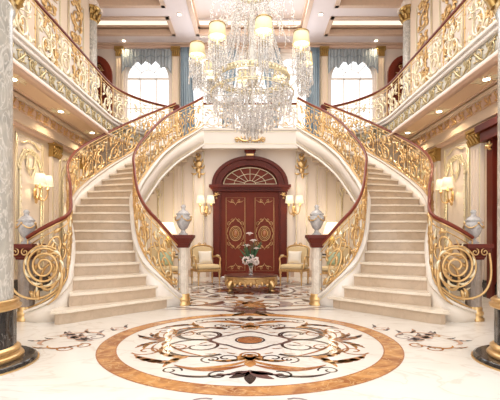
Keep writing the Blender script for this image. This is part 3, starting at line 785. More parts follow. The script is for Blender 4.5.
for s, w in ((-1, 'left'), (1, 'right')):
    pilaster('narrow cream pilaster nearest the %s side of the mahogany door' % w, 1.42*s, YD, 0, 0.34, 0, 3.52, 'pilasters on the door wall', cap_h=0)
    pilaster('cream fluted pilaster behind the %s staircase, next to the lamp niche' % w, 1.98*s, YD, 0, 0.30, 0, 3.10, 'pilasters on the door wall', cap_h=0)
    pilaster('upper pilaster between central curtain and %s upper window' % w, 2.40*s, YB, 0, 0.24, ZL, 7.26, 'upper pilasters flanking the windows', 'dgold', shaftmat='cream')
    pilaster('upper pilaster on the outer side of the %s upper window' % w, 4.22*s, YB, 0, 0.24, ZL, 7.26, 'upper pilasters flanking the windows', 'dgold', shaftmat='cream')
pilaster('cream pilaster with dull gold capital on the left wall beside the arched panel', -XW, 8.60, PI/2, 0.32, 0, 3.08, 'pilasters on the side walls', 'dgold')
pilaster('cream pilaster with dull gold capital on the left wall hidden behind the stair rail', -XW, 10.1, PI/2, 0.32, 0, 3.08, 'pilasters on the side walls', 'dgold')
pilaster('cream pilaster with dull gold capital between stair and arched panel on the right wall', XW, 9.06, -PI/2, 0.30, 0, 3.08, 'pilasters on the side walls', 'dgold')
pilaster('wide cream pilaster with dull gold capital beside the right wall doorway', XW, 7.42, -PI/2, 0.36, 0, 3.08, 'pilasters on the side walls', 'dgold')

# gilt ornaments on the pilasters by the door
def drop_ornament(x, y, z, label, group):
    t = thing('drop_ornament', label, 'ornament', (x, y, z), group=group); t.scale = (1.35, 1, 1.35)
    mb = MB(); mb.sphere((0, -0.03, 0.0), 0.05, 10, 6, sy=0.5); mb.sphere((0, -0.03, -0.12), 0.085, 10, 6, sz=0.9, sy=0.4); mb.sphere((0, -0.03, -0.25), 0.055, 10, 6, sy=0.5); mb.sphere((0.02, -0.03, -0.36), 0.035, 8, 5, sz=1.6, sy=0.5)
    obj('body', mb, 'gold', t)
    mb = MB()
    for s in (-1, 1):
        for a, b in ((0.9, -0.02), (0.2, -0.12), (-0.4, -0.2), (-0.9, -0.3), (1.4, -0.05)):
            q = leaf2(0.03, b, a, 0.12, 0.9); mb.tube([(s*u, -0.035, v) for u, v in q], belly(7, 0.022), 5)
    obj('leaves', mb, 'gold', t)
for s, w in ((-1, 'left'), (1, 'right')):
    drop_ornament(1.42*s, YD-0.085, 3.27, 'gilded leaf drop ornament on the pilaster %s of the mahogany door arch' % w, 'drop ornaments on the door pilasters')

# ------------------------------------------------------------------ wall panels with arched gilt ornament
def wall_panel(x, y, rz, w, z0, z1, label, group, arched=True, rich=1.0):
    t = thing('wall_panel', label, 'panel', (x, y, z0), rz, group); hw = w/2; h = z1-z0
    mb = MB(); mb.box(-hw, hw, -0.012, 0, 0, h); obj('field', mb, 'cream2', t)
    mb = MB()
    for q in (0, 0.05):
        mb.tube([(-hw+q, -0.02, q), (hw-q, -0.02, q), (hw-q, -0.02, h-q), (-hw+q, -0.02, h-q)], 0.014 if q == 0 else 0.006, 5, closed=True)
    obj('gilt_frame', mb, 'palegold', t)
    mb = MB()
    if arched:
        a = 0.78*hw; zs = h-a-0.30
        pts = [(-a, 0.15), (-a, zs)] + [(a*cos(PI-PI*j/14), zs+a*sin(PI*j/14)) for j in range(15)] + [(a, zs), (a, 0.15)]
        mb.tube([(u, -0.035, v) for u, v in pts], 0.022, 5)
        for j in range(int(zs/0.12)):
            for s in (-1, 1):
                mb.sphere((s*a, -0.05, 0.2+j*0.12), 0.022, 6, 4)
        S = []
        for s in (-1, 1):
            def ms(P): return [(u*s, v) for u, v in P]
            S.append((ms(spiral(0.22*hw*2, zs+a*0.9, 0.09, -1.5, 1.3, 16)), [0.018]*17))
            S.append((ms(bez((0, zs+a*0.2), (hw*0.5, zs+a*0.3), (hw*0.1, zs+a), (hw*0.55, zs+a*1.15), 12)), belly(13, 0.026)))
            S.append((ms(bez((0, zs-0.1), (hw*0.3, zs+a*0.2), (hw*0.4, zs+a*0.4), (hw*0.25, zs+a*0.8), 12)), belly(13, 0.024)))
            for j in range(8):
                aa = PI/2*j/7; S.append((ms(leaf2(a*cos(aa), zs+a*sin(aa), aa+0.3, 0.14, 0.8)), belly(7, 0.022)))
            S.append((ms(bez((0, h-0.08), (hw*0.4, h-0.05), (hw*0.5, h-0.2), (hw*0.8, h-0.14), 10)), belly(11, 0.024)))
        map_scrolls(mb, S, lambda u, v: V((u, -0.04, v)), 0, rich)
    else:
        nrow = max(1, int(h/0.75))
        for i in range(nrow):
            S = scroll_set(w*0.8, h/nrow*0.92, flip=i % 2)
            map_scrolls(mb, S, lambda u, v: V((u-w*0.4, -0.035, v+i*h/nrow+0.04*h)), 0, 1.6*rich)
    obj('gilt_relief', mb, 'gold' if not arched else 'palegold', t)
    return t
wall_panel(-XW, 7.70, PI/2, 0.95, 0.45, 2.98, 'arched gilt relief panel on the left wall behind the wall lamp', 'arched gilt wall panels')
wall_panel(-XW, 9.35, PI/2, 0.9, 0.45, 2.98, 'arched gilt relief panel on the left wall behind the stair railing', 'arched gilt wall panels')
wall_panel(XW, 8.22, -PI/2, 0.95, 0.45, 2.98, 'arched gilt relief panel on the right wall behind the wall lamp', 'arched gilt wall panels')
wall_panel(XW, 9.85, -PI/2, 0.9, 0.45, 2.98, 'arched gilt relief panel on the right wall behind the stair railing', 'arched gilt wall panels')
for s, w in ((-1, 'left'), (1, 'right')):
    wall_panel(3.05*s, YD, 0, 1.3, 0.35, 3.0, 'arched gilt wall panel seen under the %s staircase' % w, 'arched wall panels under the stairs')
    for j, (yy, wd) in enumerate(((5.75, 0.95), (7.1, 0.95), (8.45, 0.95), (9.75, 0.85))):
        where = ('nearest the hall entrance', 'third from the slim column', 'next to last before the slim column', 'right beside the slim grey column')[j]
        wall_panel(XW*s, yy, -s*PI/2, wd, 4.35, 6.9, 'tall gilt scroll panel on the upper %s gallery wall, %s' % (w, where), 'tall gilt panels on the gallery walls', arched=False, rich=1.2)

# black marble baseboards
for s, w in ((-1, 'left'), (1, 'right')):
    mb = MB(); x0, x1 = sorted(((XW-0.06)*s, XW*s)); mb.box(x0, x1, 2.2, 11.1, 0, 0.26); mb.box(*sorted(((XW-0.04)*s, XW*s)), 2.2, 11.1, 0.26, 0.30)
    struct(obj('baseboard_%s' % w, mb, 'black'))
mb = MB()
for s in (-1, 1): mb.box(*sorted((1.12*s, XW*s)), YD-0.05, YD, 0, 0.18)
struct(obj('baseboard_back', mb, 'tanmould'))

# ------------------------------------------------------------------ mahogany main door
d = sroot('door_1', (0, YD, 0), 0, 'mahogany double door with fanlight arch and gold inlay')
mb = MB()
for s in (-1, 1):
    mb.box(*sorted((0.80*s, 1.02*s)), -0.09, 0.12, 0, 2.36); mb.box(*sorted((0.84*s, 0.97*s)), -0.115, -0.09, 0.25, 2.2)
    mb.box(*sorted((0.78*s, 1.04*s)), -0.11, 0.1, 0, 0.22)
mb.box(-1.04, 1.04, -0.12, 0.12, 2.36, 2.46); mb.box(-1.12, 1.12, -0.20, 0.12, 2.46, 2.54); mb.box(-1.08, 1.08, -0.16, 0.12, 2.42, 2.46)
AR = lambda rx, rz, n=24: [(rx*cos(PI*i/n), 2.54+rz*sin(PI*i/n)) for i in range(n+1)]
def arch_ring(m, rx0, rz0, rx1, rz1, y0, y1, mi=0):
    a, b = AR(rx0, rz0), AR(rx1, rz1); n = len(a); vs = []
    for i in range(n):
        vs += [(a[i][0], y0, a[i][1]), (b[i][0], y0, b[i][1]), (b[i][0], y1, b[i][1]), (a[i][0], y1, a[i][1])]
    m.add(vs, [(4*i+k, 4*i+(k+1) % 4, 4*i+4+(k+1) % 4, 4*i+4+k) for i in range(n-1) for k in range(4)], mi)
arch_ring(mb, 0.80, 0.55, 1.02, 0.76, -0.11, 0.12); arch_ring(mb, 0.95, 0.70, 1.05, 0.79, -0.16, 0.0); arch_ring(mb, 0.78, 0.53, 0.83, 0.58, -0.13, 0)
mb.box(-0.12, 0.12, -0.21, 0, 3.22, 3.44); mb.box(-0.155, 0.155, -0.24, 0, 3.44, 3.50)
obj('door_frame', mb, 'wood', d, bevel=0.005)
mb = MB(); mb.box(-0.10, 0.10, -0.22, -0.2, 3.32, 3.37)
for s in (-1, 1):
    for a in (0.4, 1.2, 2.0, -0.6):
        q = leaf2(0.92, 2.24, a, 0.10, 0.9); mb.tube([(s*u, -0.13, v) for u, v in q], belly(7, 0.02), 5)
    mb.sphere((0.92*s, -0.12, 2.26), 0.045, 8, 6); mb.sphere((0.92*s, -0.12, 2.17), 0.03, 8, 6)
obj('gilt_bracket', mb, 'gold', d)
mb = MB(); mb.prism_y([(-0.79, 2.54)]+AR(0.79, 0.54)[::-1], 0.0, 0.03); obj('fanlight_panel', mb, 'door', d)
mb = MB()
for i in range(1, 8):
    a = PI*i/8; mb.tube([(0.16*cos(a), -0.012, 2.56+0.11*sin(a)), (0.70*cos(a), -0.012, 2.55+0.46*sin(a))], 0.0075, 5)
for r0 in (0.16, 0.44): mb.tube([(r0*cos(PI*i/16), -0.012, 2.56+r0*0.66*sin(PI*i/16)) for i in range(17)], 0.008, 5)
mb.tube([(x*0.93, -0.012, 2.54+(z-2.54)*0.9) for x, z in AR(0.79, 0.54)], 0.016, 5); mb.tube([(-0.74, -0.012, 2.57), (0.74, -0.012, 2.57)], 0.010, 5)
obj('fanlight_tracery', mb, 'palegold', d)
for s in (-1, 1):
    mb = MB(); mb.box(*sorted((0.0*s, 0.80*s)), -0.03, 0.03, 0.01, 2.36); mb.box(*sorted((0.10*s, 0.70*s)), -0.045, -0.03, 0.12, 2.24)
    lf = obj('door_leaf', mb, 'door', d, bevel=0.004)
    mb = MB(); cx = 0.40*s
    x0, x1 = sorted((0.14*s, 0.66*s))
    for (za, zb) in ((0.17, 2.19),):
        mb.tube([(x0, -0.05, za), (x1, -0.05, za), (x1, -0.05, zb), (x0, -0.05, zb)], 0.007, 5, closed=True)
    zc = 1.20
    for rx, rz, rr in ((0.085, 0.12, 0.010), (0.16, 0.20, 0.011), (0.125, 0.16, 0.006)):
        mb.tube([(cx+rx*cos(2*PI*i/28), -0.055, zc+rz*sin(2*PI*i/28)) for i in range(28)], rr, 5, closed=True)
    S = []
    for sa in (-1, 1):
        for sb in (-1, 1):
            def q4(P): return [(cx+u*sa, zc+v*sb) for u, v in P]
            S.append((q4(bez((0, 0.44), (0.06, 0.30), (0.14, 0.36), (0.17, 0.22), 12)), belly(13, 0.011)))
            S.append((q4(spiral(0.17, 0.28, 0.06, -1.2, 1.2, 14)), [0.007]*15)); S.append((q4(spiral(0.08, 0.36, 0.05, 0, 1.2, 14)), [0.006]*15))
            S.append((q4(bez((0.16, 0.2), (0.24, 0.16), (0.2, 0.06), (0.25, 0.0), 10)), belly(11, 0.010)))
    for zz, dd in ((2.08, 1), (0.28, -1)):
        for sa in (-1, 1):
            S.append(([(cx+u*sa, zz+v*dd) for u, v in bez((0, -0.10), (0.05, 0.06), (0.12, -0.08), (0.22, 0.04), 12)], belly(13, 0.010)))
            S.append(([(cx+u*sa, zz+v*dd) for u, v in spiral(0.10, 0.02, 0.045, 1, 1.2, 14)], [0.006]*15))
    for p_, r_ in S: mb.tube([(u, -0.052, v) for u, v in p_], r_, 5)
    obj('gilt_inlay', mb, 'gold', lf)
    mb = MB(); mb.sphere((cx, -0.045, zc), 0.075, 14, 8, sz=1.35, sy=0.25); obj('rosette', mb, 'rust', lf)
# side door in the right wall, next to the grey column
d = sroot('door_2', (XW, 6.30, 0), -PI/2, 'dark mahogany doorway in the right wall')
mb = MB(); 
for s in (-1, 1): mb.box(*sorted((0.55*s, 0.72*s)), -0.10, 0, 0, 2.75)
mb.box(-0.85, 0.85, -0.24, 0, 2.92, 3.04); mb.box(-0.78, 0.78, -0.18, 0, 2.75, 2.92); obj('door_frame', mb, 'wood', d, bevel=0.005)
mb = MB(); mb.box(-0.55, 0.55, -0.03, 0, 0.01, 2.75); obj('door_leaf', mb, 'door', d)
mb = MB()
for s in (-1, 1):
    for a in (0.5, 1.5, 2.5, -0.5, -1.4): q = leaf2(0.63*s, 2.64, a, 0.11, 0.8); mb.tube([(u, -0.12, v) for u, v in q], belly(7, 0.022), 5)
    mb.sphere((0.63*s, -0.12, 2.64), 0.05, 8, 6)
obj('gilt_bracket', mb, 'gold', d)
# arched doors at the ends of the galleries
for i, (s, w) in enumerate(((-1, 'left'), (1, 'right'))):
    d = sroot('door_%d' % (i+3), (5.0*s, YB, ZL), 0, 'arched red brown door at the far end of the %s gallery' % w)
    mb = MB(); a_, b_ = [(0.36*cos(PI*j/14), 2.45+0.42*sin(PI*j/14)) for j in range(15)], [(0.54*cos(PI*j/14), 2.45+0.62*sin(PI*j/14)) for j in range(15)]
    a_ = [(0.36, 0)]+a_+[(-0.36, 0)]; b_ = [(0.54, 0)]+b_+[(-0.54, 0)]; vs = []
    for (p0, p1) in zip(a_, b_): vs += [(p0[0], -0.1, p0[1]), (p1[0], -0.1, p1[1]), (p1[0], 0, p1[1]), (p0[0], 0, p0[1])]
    mb.add(vs, [(4*j+k, 4*j+(k+1) % 4, 4*j+4+(k+1) % 4, 4*j+4+k) for j in range(len(a_)-1) for k in range(4)])
    obj('door_frame', mb, 'wood2', d)
    mb = MB(); mb.prism_y([(-0.37, 0.01)]+[(0.37, 0.01)]+[(0.37*cos(PI*j/14), 2.45+0.43*sin(PI*j/14)) for j in range(15)], -0.03, 0)
    lf = obj('door_leaf', mb, 'door', d)
    mb = MB()
    for z in (0.3, 1.3, 2.2):
        map_scrolls(mb, scroll_set(0.5, 0.8, dense=True), lambda u, v: V((u-0.25, -0.045, v*0.9+z-0.1)), 0, 1.0)
    obj('gilt_inlay', mb, 'gold', lf)

# ------------------------------------------------------------------ ceiling with coffers
root = sroot('ceiling', (0, 0, ZC))
Y0 = 4.6
mb = MB()
mb.box(-6.4, 6.4, Y0, YB+0.2, 0.50, 0.60)
obj('upper_slab', mb, 'ceil', root)
mb = MB()
# beam network (soffit at z=0): around the central recess and the side coffers
mb.box(-2.30, -1.66, Y0, 12.35, 0, 0.5); mb.box(1.66, 2.30, Y0, 12.35, 0, 0.5); mb.box(-6.4, 6.4, 12.35, YB+0.0, 0, 0.5)
for ya, yb in ((10.85, 11.35), (8.9, 9.4), (6.9, 7.4), (Y0, 5.2)):
    mb.box(2.30, 6.4, ya, yb, 0, 0.5); mb.box(-6.4, -2.30, ya, yb, 0, 0.5)
mb.box(4.95, 6.4, Y0, YB, 0, 0.5); mb.box(-6.4, -4.95, Y0, YB, 0, 0.5); mb.box(-1.66, 1.66, Y0, 5.2, 0, 0.5)
obj('beam', mb, 'ceil', root)
cells = [(-1.66, 1.66, 5.2, 12.35)] + [(a, b, c, e) for (a, b) in ((2.30, 4.95), (-4.95, -2.30)) for (c, e) in ((5.2, 6.9), (7.4, 8.9), (9.4, 10.85), (11.35, 12.35))]
for (a, b, c, e) in cells:
    mb = MB()
    for (w0, z0, z1) in ((0.10, -0.03, 0.06), (0.05, 0.06, 0.16), (0.13, 0.18, 0.24)):
        mb.box(a-0.02, a+w0, c-0.02, e+0.02, z0, z1); mb.box(b-w0, b+0.02, c-0.02, e+0.02, z0, z1); mb.box(a, b, e-w0, e+0.02, z0, z1); mb.box(a, b, c-0.02, c+w0, z0, z1)
    obj('coffer_moulding', mb, 'tanmould', root)
    mb = MB()
    w0 = 0.03
    mb.box(a, a+w0, c, e, 0.26, 0.42); mb.box(b-w0, b, c, e, 0.26, 0.42); mb.box(a, b, e-w0, e, 0.26, 0.42); mb.box(a, b, c, c+w0, 0.26, 0.42)
    obj('cove_light', mb, 'cove', root)
mb = MB(); mb.box(-6.2, 6.2, YB-0.10, YB, -0.12, 0.0, 0); mb.box(-6.2, 6.2, YB-0.18, YB, -0.05, 0.0, 1)
obj('wall_cornice', mb, ['pinkmould', 'tanmould'], root)

# ------------------------------------------------------------------ downlights
def downlight(x, y, z, label, group, ros=True, power=45, col=(1, 0.78, 0.5)):
    t = thing('downlight', label, 'ceiling light', (x, y, z), group=group)
    mb = MB(); n = 20
    mb.lathe([(0.062, -0.014), (0.062, 0.0), (0.05, 0.0), (0.05, -0.014)], n); obj('ring', mb, 'gold', t)
    mb = MB(); mb.lathe([(0.05, -0.022), (0.05, -0.015)], n); obj('lens', mb, 'bulb', t)
    if ros:
        mb = MB()
        for i in range(12):
            a = 2*PI*i/12; q = leaf2(0.075*cos(a), 0.075*sin(a), a, 0.14 if i % 2 else 0.2, 0.5); mb.tube([(u, v, -0.008) for u, v in q], belly(7, 0.022), 5)
        obj('rosette', mb, 'palegold', t)
    l = bpy.data.lights.new('downlight_lamp', 'SPOT'); l.energy = power; l.color = col; l.spot_size = 2.3; l.spot_blend = 0.8; l.shadow_soft_size = 0.05
    lo = bpy.data.objects.new('downlight_lamp', l); C.objects.link(lo); lo.parent = t; lo.location = (0, 0, -0.03)
    return t
for s, w in ((-1, 'left'), (1, 'right')):
    for j, yy in enumerate((6.29, 7.87, 9.43)):
        downlight(3.72*s, yy, 3.56, 'downlight with gilt rosette under the %s gallery, %s' % (w, ('nearest the grey column', 'middle one of the row', 'farthest, above the stair railing')[j]), 'downlights under the galleries')
    for j, (xx, yy) in enumerate(((1.98, 11.2), (4.0, 12.68))):
        downlight(xx*s, yy, ZC, 'small downlight in the ceiling beam %s' % ('beside the central recess, %s side' % w if j == 0 else 'above the upper window, %s side' % w), 'ceiling downlights', False, 25)

# ------------------------------------------------------------------ foreground columns and gallery columns
def column(x, y, label, group):
    t = thing('marble_column', label, 'column', (x, y, 0), group=group)
    mb = MB(); mb.lathe([(0.50, 0.0), (0.50, 0.03), (0.48, 0.04)], 40, mi=0); mb.lathe([(0.515, 0.0), (0.515, 0.012)], 40, mi=1); obj('plinth', mb, ['black', 'gold'], t)
    mb = MB(); mb.lathe([(0.385, 0.035), (0.40, 0.055), (0.385, 0.075), (0.355, 0.085), (0.37, 0.10), (0.375, 0.115), (0.355, 0.13), (0.34, 0.14)], 40); obj('lower_ring', mb, 'gold', t)
    mb = MB(); mb.lathe([(0.34, 0.14), (0.34, 0.44)], 64, fl=0.04, nf=20); obj('drum', mb, 'black', t)
    mb = MB(); mb.lathe([(0.34, 0.44), (0.375, 0.452), (0.38, 0.475), (0.355, 0.485), (0.355, 0.495), (0.368, 0.51), (0.345, 0.53)], 40); obj('upper_ring', mb, 'gold', t)
    mb = MB(); mb.lathe([(0.318, 0.53), (0.31, 2.92), (0.33, 2.96), (0.315, 3.0)], 48); obj('shaft', mb, 'grey', t)
    mb = MB(); mb.lathe([(0.31, 2.98), (0.34, 3.02), (0.31, 3.06), (0.33, 3.25), (0.42, 3.4), (0.45, 3.42), (0.45, 3.48)], 32)
    for row, (zz, rr) in enumerate(((3.04, 0.325), (3.18, 0.335))):
        for k in range(12):
            a = 2*PI*(k+0.5*row)/12; q = [((rr+o)*cos(a), (rr+o)*sin(a), zz+h) for o, h in ((0, 0), (0.03, 0.08), (0.09, 0.14), (0.12, 0.11))]
            mb.tube(q, [0.05, 0.055, 0.04, 0.015], 5)
    obj('capital', mb, 'dgold', t)
    mb = MB(); mb.box(-0.46, 0.46, -0.46, 0.46, 3.48, 3.9); obj('entablature', mb, 'cream2', t)
    return t
c1 = column(-2.305, 3.28, 'grey marble column on black fluted base standing left in front of the stairs', 'foreground grey marble columns')
c2 = dup(c1, (2.41, 3.30, 0), None, 'grey marble column on black fluted base standing right in front of the stairs')
def gcolumn(x, label):
    t = thing('gallery_column', label, 'column', (x, 10.80, ZL), group='slim upper gallery columns')
    mb = MB(); mb.lathe([(0.22, 0), (0.22, 0.08), (0.19, 0.12), (0.2, 0.16), (0.17, 0.2)], 28); obj('base', mb, 'gold', t)
    mb = MB(); mb.lathe([(0.165, 0.2), (0.16, 2.98)], 32); obj('shaft', mb, 'grey', t)
    mb = MB(); mb.lathe([(0.16, 2.98), (0.19, 3.0), (0.17, 3.03), (0.18, 3.2), (0.24, 3.32), (0.26, 3.34)], 28)
    for row, (zz, rr) in enumerate(((3.03, 0.18), (3.14, 0.19))):
        for k in range(8):
            a = 2*PI*(k+0.5*row)/8; q = [((rr+o)*cos(a), (rr+o)*sin(a), zz+h) for o, h in ((0, 0), (0.02, 0.06), (0.07, 0.12), (0.09, 0.09))]; mb.tube(q, [0.035, 0.04, 0.03, 0.01], 5)
    for k in range(4):
        a = PI/4+k*PI/2; c_ = V((0.24*cos(a), 0.24*sin(a), 3.27)); mb.sphere(c_, 0.05, 8, 5)
    obj('capital', mb, 'dgold', t)
    mb = MB(); mb.box(-0.24, 0.24, -0.24, 0.24, 3.34, ZC-ZL+0.01); obj('abacus', mb, 'cream2', t)
gcolumn(-4.30, 'slim grey column with gold capital at the far end of the left gallery'); gcolumn(4.30, 'slim grey column with gold capital at the far end of the right gallery')

# ------------------------------------------------------------------ lamps
def point(parent, loc, e, col=(1, 0.82, 0.55), r=0.05):
    l = bpy.data.lights.new('lamp_glow', 'POINT'); l.energy = e; l.color = col; l.shadow_soft_size = r
    o = bpy.data.objects.new('lamp_glow', l); C.objects.link(o); o.parent = parent; o.location = loc; return o
def shade_mb(mb, c, r0, r1, h):
    mb.lathe([(r0, c[2]), (r1, c[2]+h)], 24, c[0], c[1]); return mb
def open_shade(c, r0, r1, h):
    mb = MB(); n = 24; vs = []
    for r, z in ((r0, 0), (r1, h), (r1-0.004, h), (r0-0.004, 0)):
        for i in range(n): a = 2*PI*i/n; vs.append((c[0]+r*cos(a), c[1]+r*sin(a), c[2]+z))
    mb.add(vs, [(j*n+i, j*n+(i+1) % n, ((j+1) % 4)*n+(i+1) % n, ((j+1) % 4)*n+i) for j in range(4) for i in range(n)], 0, True); return mb
def sconce(x, y, z, rz, label, group, e=9):
    t = thing('wall_sconce', label, 'wall lamp', (x, y, z), rz, group)
    mb = MB(); mb.sphere((0, -0.02, 0), 0.055, 12, 8, sz=2.2, sy=0.4); mb.sphere((0, -0.04, -0.15), 0.03, 8, 6, sz=1.4); mb.sphere((0, -0.04, 0.15), 0.025, 8, 6, sz=1.6); obj('backplate', mb, 'gold', t)
    for s in (-1, 1):
        mb = MB()
        P = bez((0, -0.04, ), (0.1*s, -0.22), (0.16*s, -0.10), (0.15*s, 0.08), 14)
        pts = [(u, -0.05-0.14*sin(PI/2*j/14), v) for j, (u, v) in enumerate(P)]; mb.tube(pts, 0.011, 6)
        q = spiral(0.07*s, -0.10, 0.05, 1, s*1.2, 14); mb.tube([(u, -0.10, v) for u, v in q], 0.007, 5)
        mbarm = mb; mb = MB(); mb.lathe([(0.012, 0.07), (0.04, 0.10), (0.03, 0.105), (0.014, 0.11), (0.014, 0.20)], 14, 0.15*s, -0.19); cup = mb; mb = mbarm; arm = obj('arm', mb, 'gold', t); obj('candle_cup', cup, 'gold', arm)
        obj('lamp_shade', open_shade((0.135*s, -0.19, 0.17), 0.115, 0.085, 0.20), 'shade2', arm)
    for s in (-1, 1): point(t, (0.135*s, -0.19, 0.27), e*0.25, r=0.03)
    return t
sc = sconce(-1.20, YD-0.09, 1.85, 0, 'two-arm gold sconce with white shades left of the mahogany door', 'pair of sconces beside the door')
sconce(1.20, YD-0.09, 1.85, 0, 'two-arm gold sconce with white shades right of the mahogany door', 'pair of sconces beside the door')
sconce(-XW+0.04, 7.80, 1.92, PI/2, 'two-arm gold sconce with white shades on the left wall panel', 'pair of sconces on the side walls', 10)
sconce(XW-0.04, 8.28, 1.92, -PI/2, 'two-arm gold sconce with white shades on the right wall panel', 'pair of sconces on the side walls', 10)

# ------------------------------------------------------------------ armchairs, side tables, lamps
def armchair(label, loc, rz, group, fab='fabric'):
    t = thing('armchair', label, 'armchair', loc, rz, group)
    mb = MB()
    nx, ny = 8, 8; 
    mb.box(-0.26, 0.26, -0.26, 0.24, 0.36, 0.46); obj('seat_cushion', mb, fab, t, bevel=0.035)
    mb = MB(); mb.box(-0.28, 0.28, -0.28, 0.26, 0.30, 0.36)
    for i in range(9): mb.sphere((-0.24+0.06*i, -0.285, 0.33), 0.016, 6, 4)
    obj('seat_frame', mb, 'gold', t, bevel=0.008)
    mb = MB(); poly = [(-0.22, 0.48), (0.22, 0.48)] + [(0.24*cos(a), 0.80+0.07*sin(a)) for a in [PI*j/10 for j in range(11)]]
    mb.prism_y(poly, 0.22, 0.28); obj('backrest', mb, fab, t, bevel=0.02)
    mb = MB(); pl = [(-0.25, 0.40)] + [(-0.25, 0.6)] + [(-0.27*cos(a), 0.80+0.10*sin(a)) for a in [PI*j/12 for j in range(13)]] + [(0.25, 0.6), (0.25, 0.40)]
    mb.tube([(u, 0.25, v) for u, v in pl], 0.022, 6)
    for s in (-1, 1): q = spiral(0.06*s, 0.92, 0.045, -1.57, s*1.2, 12); mb.tube([(u, 0.24, v) for u, v in q], 0.012, 5)
    obj('back_frame', mb, 'gold', t)
    for s in (-1, 1):
        mb = MB(); q = [(0.27*s, 0.24, 0.62), (0.29*s, 0.05, 0.64), (0.30*s, -0.12, 0.62), (0.30*s, -0.18, 0.58), (0.29*s, -0.17, 0.50), (0.28*s, -0.22, 0.36)]
        mb.tube([tuple(p) for p in catmull(q, 4)], 0.02, 6); mb.sphere((0.295*s, -0.02, 0.655), 0.035, 8, 6, sy=2.8, sz=0.7, mi=1)
        obj('armrest', mb, ['gold', fab], t)
    for sx_ in (-1, 1):
        for sy_ in (-1, 1):
            mb = MB(); mb.lathe([(0.012, 0), (0.018, 0.02), (0.014, 0.04), (0.026, 0.22), (0.02, 0.24), (0.032, 0.27), (0.03, 0.30)], 10, 0.25*sx_, 0.24*sy_-0.01); obj('leg', mb, 'gold', t)
    return t
def cushion(label, loc, rz, mat='pillow', group=None):
    t = thing('throw_pillow', label, 'pillow', loc, rz, group)
    mb = MB(); n = 12; vs = []; 
    for sgn in (1, -1):
        for j in range(n+1):
            for i in range(n+1):
                u, v = i/n*2-1, j/n*2-1
                th = 0.055*max(0, (1-u**4))**0.6*max(0, (1-v**4))**0.6
                k = 1-0.10*(1-abs(u))*(abs(v) > 0.99) - 0.0
                vs.append((0.17*u*(1-0.08*(1-v*v)), sgn*th, 0.16+0.15*v*(1-0.08*(1-u*u))))
    fs = []
    for h in (0, 1):
        o = h*(n+1)**2
        fs += [(o+j*(n+1)+i, o+j*(n+1)+i+1, o+(j+1)*(n+1)+i+1, o+(j+1)*(n+1)+i) for j in range(n) for i in range(n)]
    mb.add(vs, fs, 0, True); o = obj('cover', mb, mat, t); o.rotation_euler = (-0.25, 0, 0)
    return t
for s, w in ((-1, 'left'), (1, 'right')):
    a = armchair('cream and gold armchair closest to the mahogany door on its %s side' % w, (1.03*s, 9.25, 0), s*(-0.45), 'armchairs beside the door')
    cushion('ivory pillow on the armchair closest to the door, %s side' % w, (1.03*s+0.0, 9.36, 0.463), s*(-0.45), group='pillows on the armchairs')
    armchair('cream and gold armchair farther under the %s staircase, seen through the railing' % w, (1.82*s, 8.55, 0), s*(-0.6), 'armchairs under the stairs')
    cushion('pale green pillow on the armchair under the %s staircase' % w, (1.82*s, 8.66, 0.463), s*(-0.6), 'green', 'pillows on the armchairs')
    t = thing('side_table', 'small round gilt side table with dark top under the %s staircase' % w, 'side table', (2.10*s, 10.2, 0), group='side tables under the stairs')
    mb = MB(); mb.lathe([(0.28, 0.64), (0.30, 0.655), (0.28, 0.67)], 28); obj('table_top', mb, 'black', t)
    mb = MB(); mb.lathe([(0.2, 0), (0.19, 0.03), (0.05, 0.06), (0.03, 0.2), (0.055, 0.35), (0.03, 0.5), (0.1, 0.62), (0.26, 0.64)], 24); obj('pedestal', mb, 'gold', t)
    t = thing('table_lamp', 'table lamp with glowing cream shade on the side table under the %s staircase' % w, 'table lamp', (2.10*s, 10.2, 0.67), group='table lamps under the stairs')
    mb = MB(); mb.lathe([(0.09, 0), (0.08, 0.02), (0.03, 0.05), (0.09, 0.14), (0.125, 0.24), (0.10, 0.34), (0.03, 0.42), (0.015, 0.45), (0.012, 0.62)], 24); obj('base', mb, 'dgold', t)
    obj('lamp_shade', open_shade((0, 0, 0.50), 0.24, 0.14, 0.30), 'shade3', t); point(t, (0, 0, 0.9), 10)

# ------------------------------------------------------------------ oval table, vase of flowers
t = thing('coffee_table', 'low oval gilt carved coffee table with dark red top before the door', 'table', (0.02, 8.05, 0))
mb = MB(); mb.lathe([(0.50, 0.30), (0.54, 0.305), (0.54, 0.318), (0.52, 0.323)], 48, sy=0.85); obj('table_top', mb, 'dred', t)
mb = MB(); mb.lathe([(0.49, 0.16), (0.52, 0.18), (0.50, 0.24), (0.53, 0.28), (0.545, 0.295), (0.53, 0.302)], 64, sy=0.85, fl=0.02, nf=32)
for i in range(28):
    a = 2*PI*i/28; mb.sphere((0.50*cos(a), 0.50*0.85*sin(a), 0.15+0.02*(i % 2)), 0.035, 7, 5, sz=1.3)
for i in range(14):
    a = 2*PI*i/14; q = spiral(0, 0.22, 0.04, 0, 1.2, 12); mb.tube([((0.525)*cos(a+u*1.8), 0.525*0.86*sin(a+u*1.8), v) for u, v in q], 0.010, 5)
obj('carved_apron', mb, 'gold', t)
for sx_ in (-1, 1):
    for sy_ in (-1, 1):
        mb = MB(); q = catmull([(0.38*sx_, 0.26*sy_, 0.20), (0.43*sx_, 0.30*sy_, 0.13), (0.39*sx_, 0.27*sy_, 0.07), (0.41*sx_, 0.28*sy_, 0.03), (0.44*sx_, 0.30*sy_, 0.027)], 5)
        mb.tube(q, [0.055-0.03*i/20 for i in range(len(q))], 8); obj('leg', mb, 'gold', t)
v = thing('flower_vase', 'slim glass vase standing on the low oval gilt table', 'vase', (0.02, 8.0, 0.323))
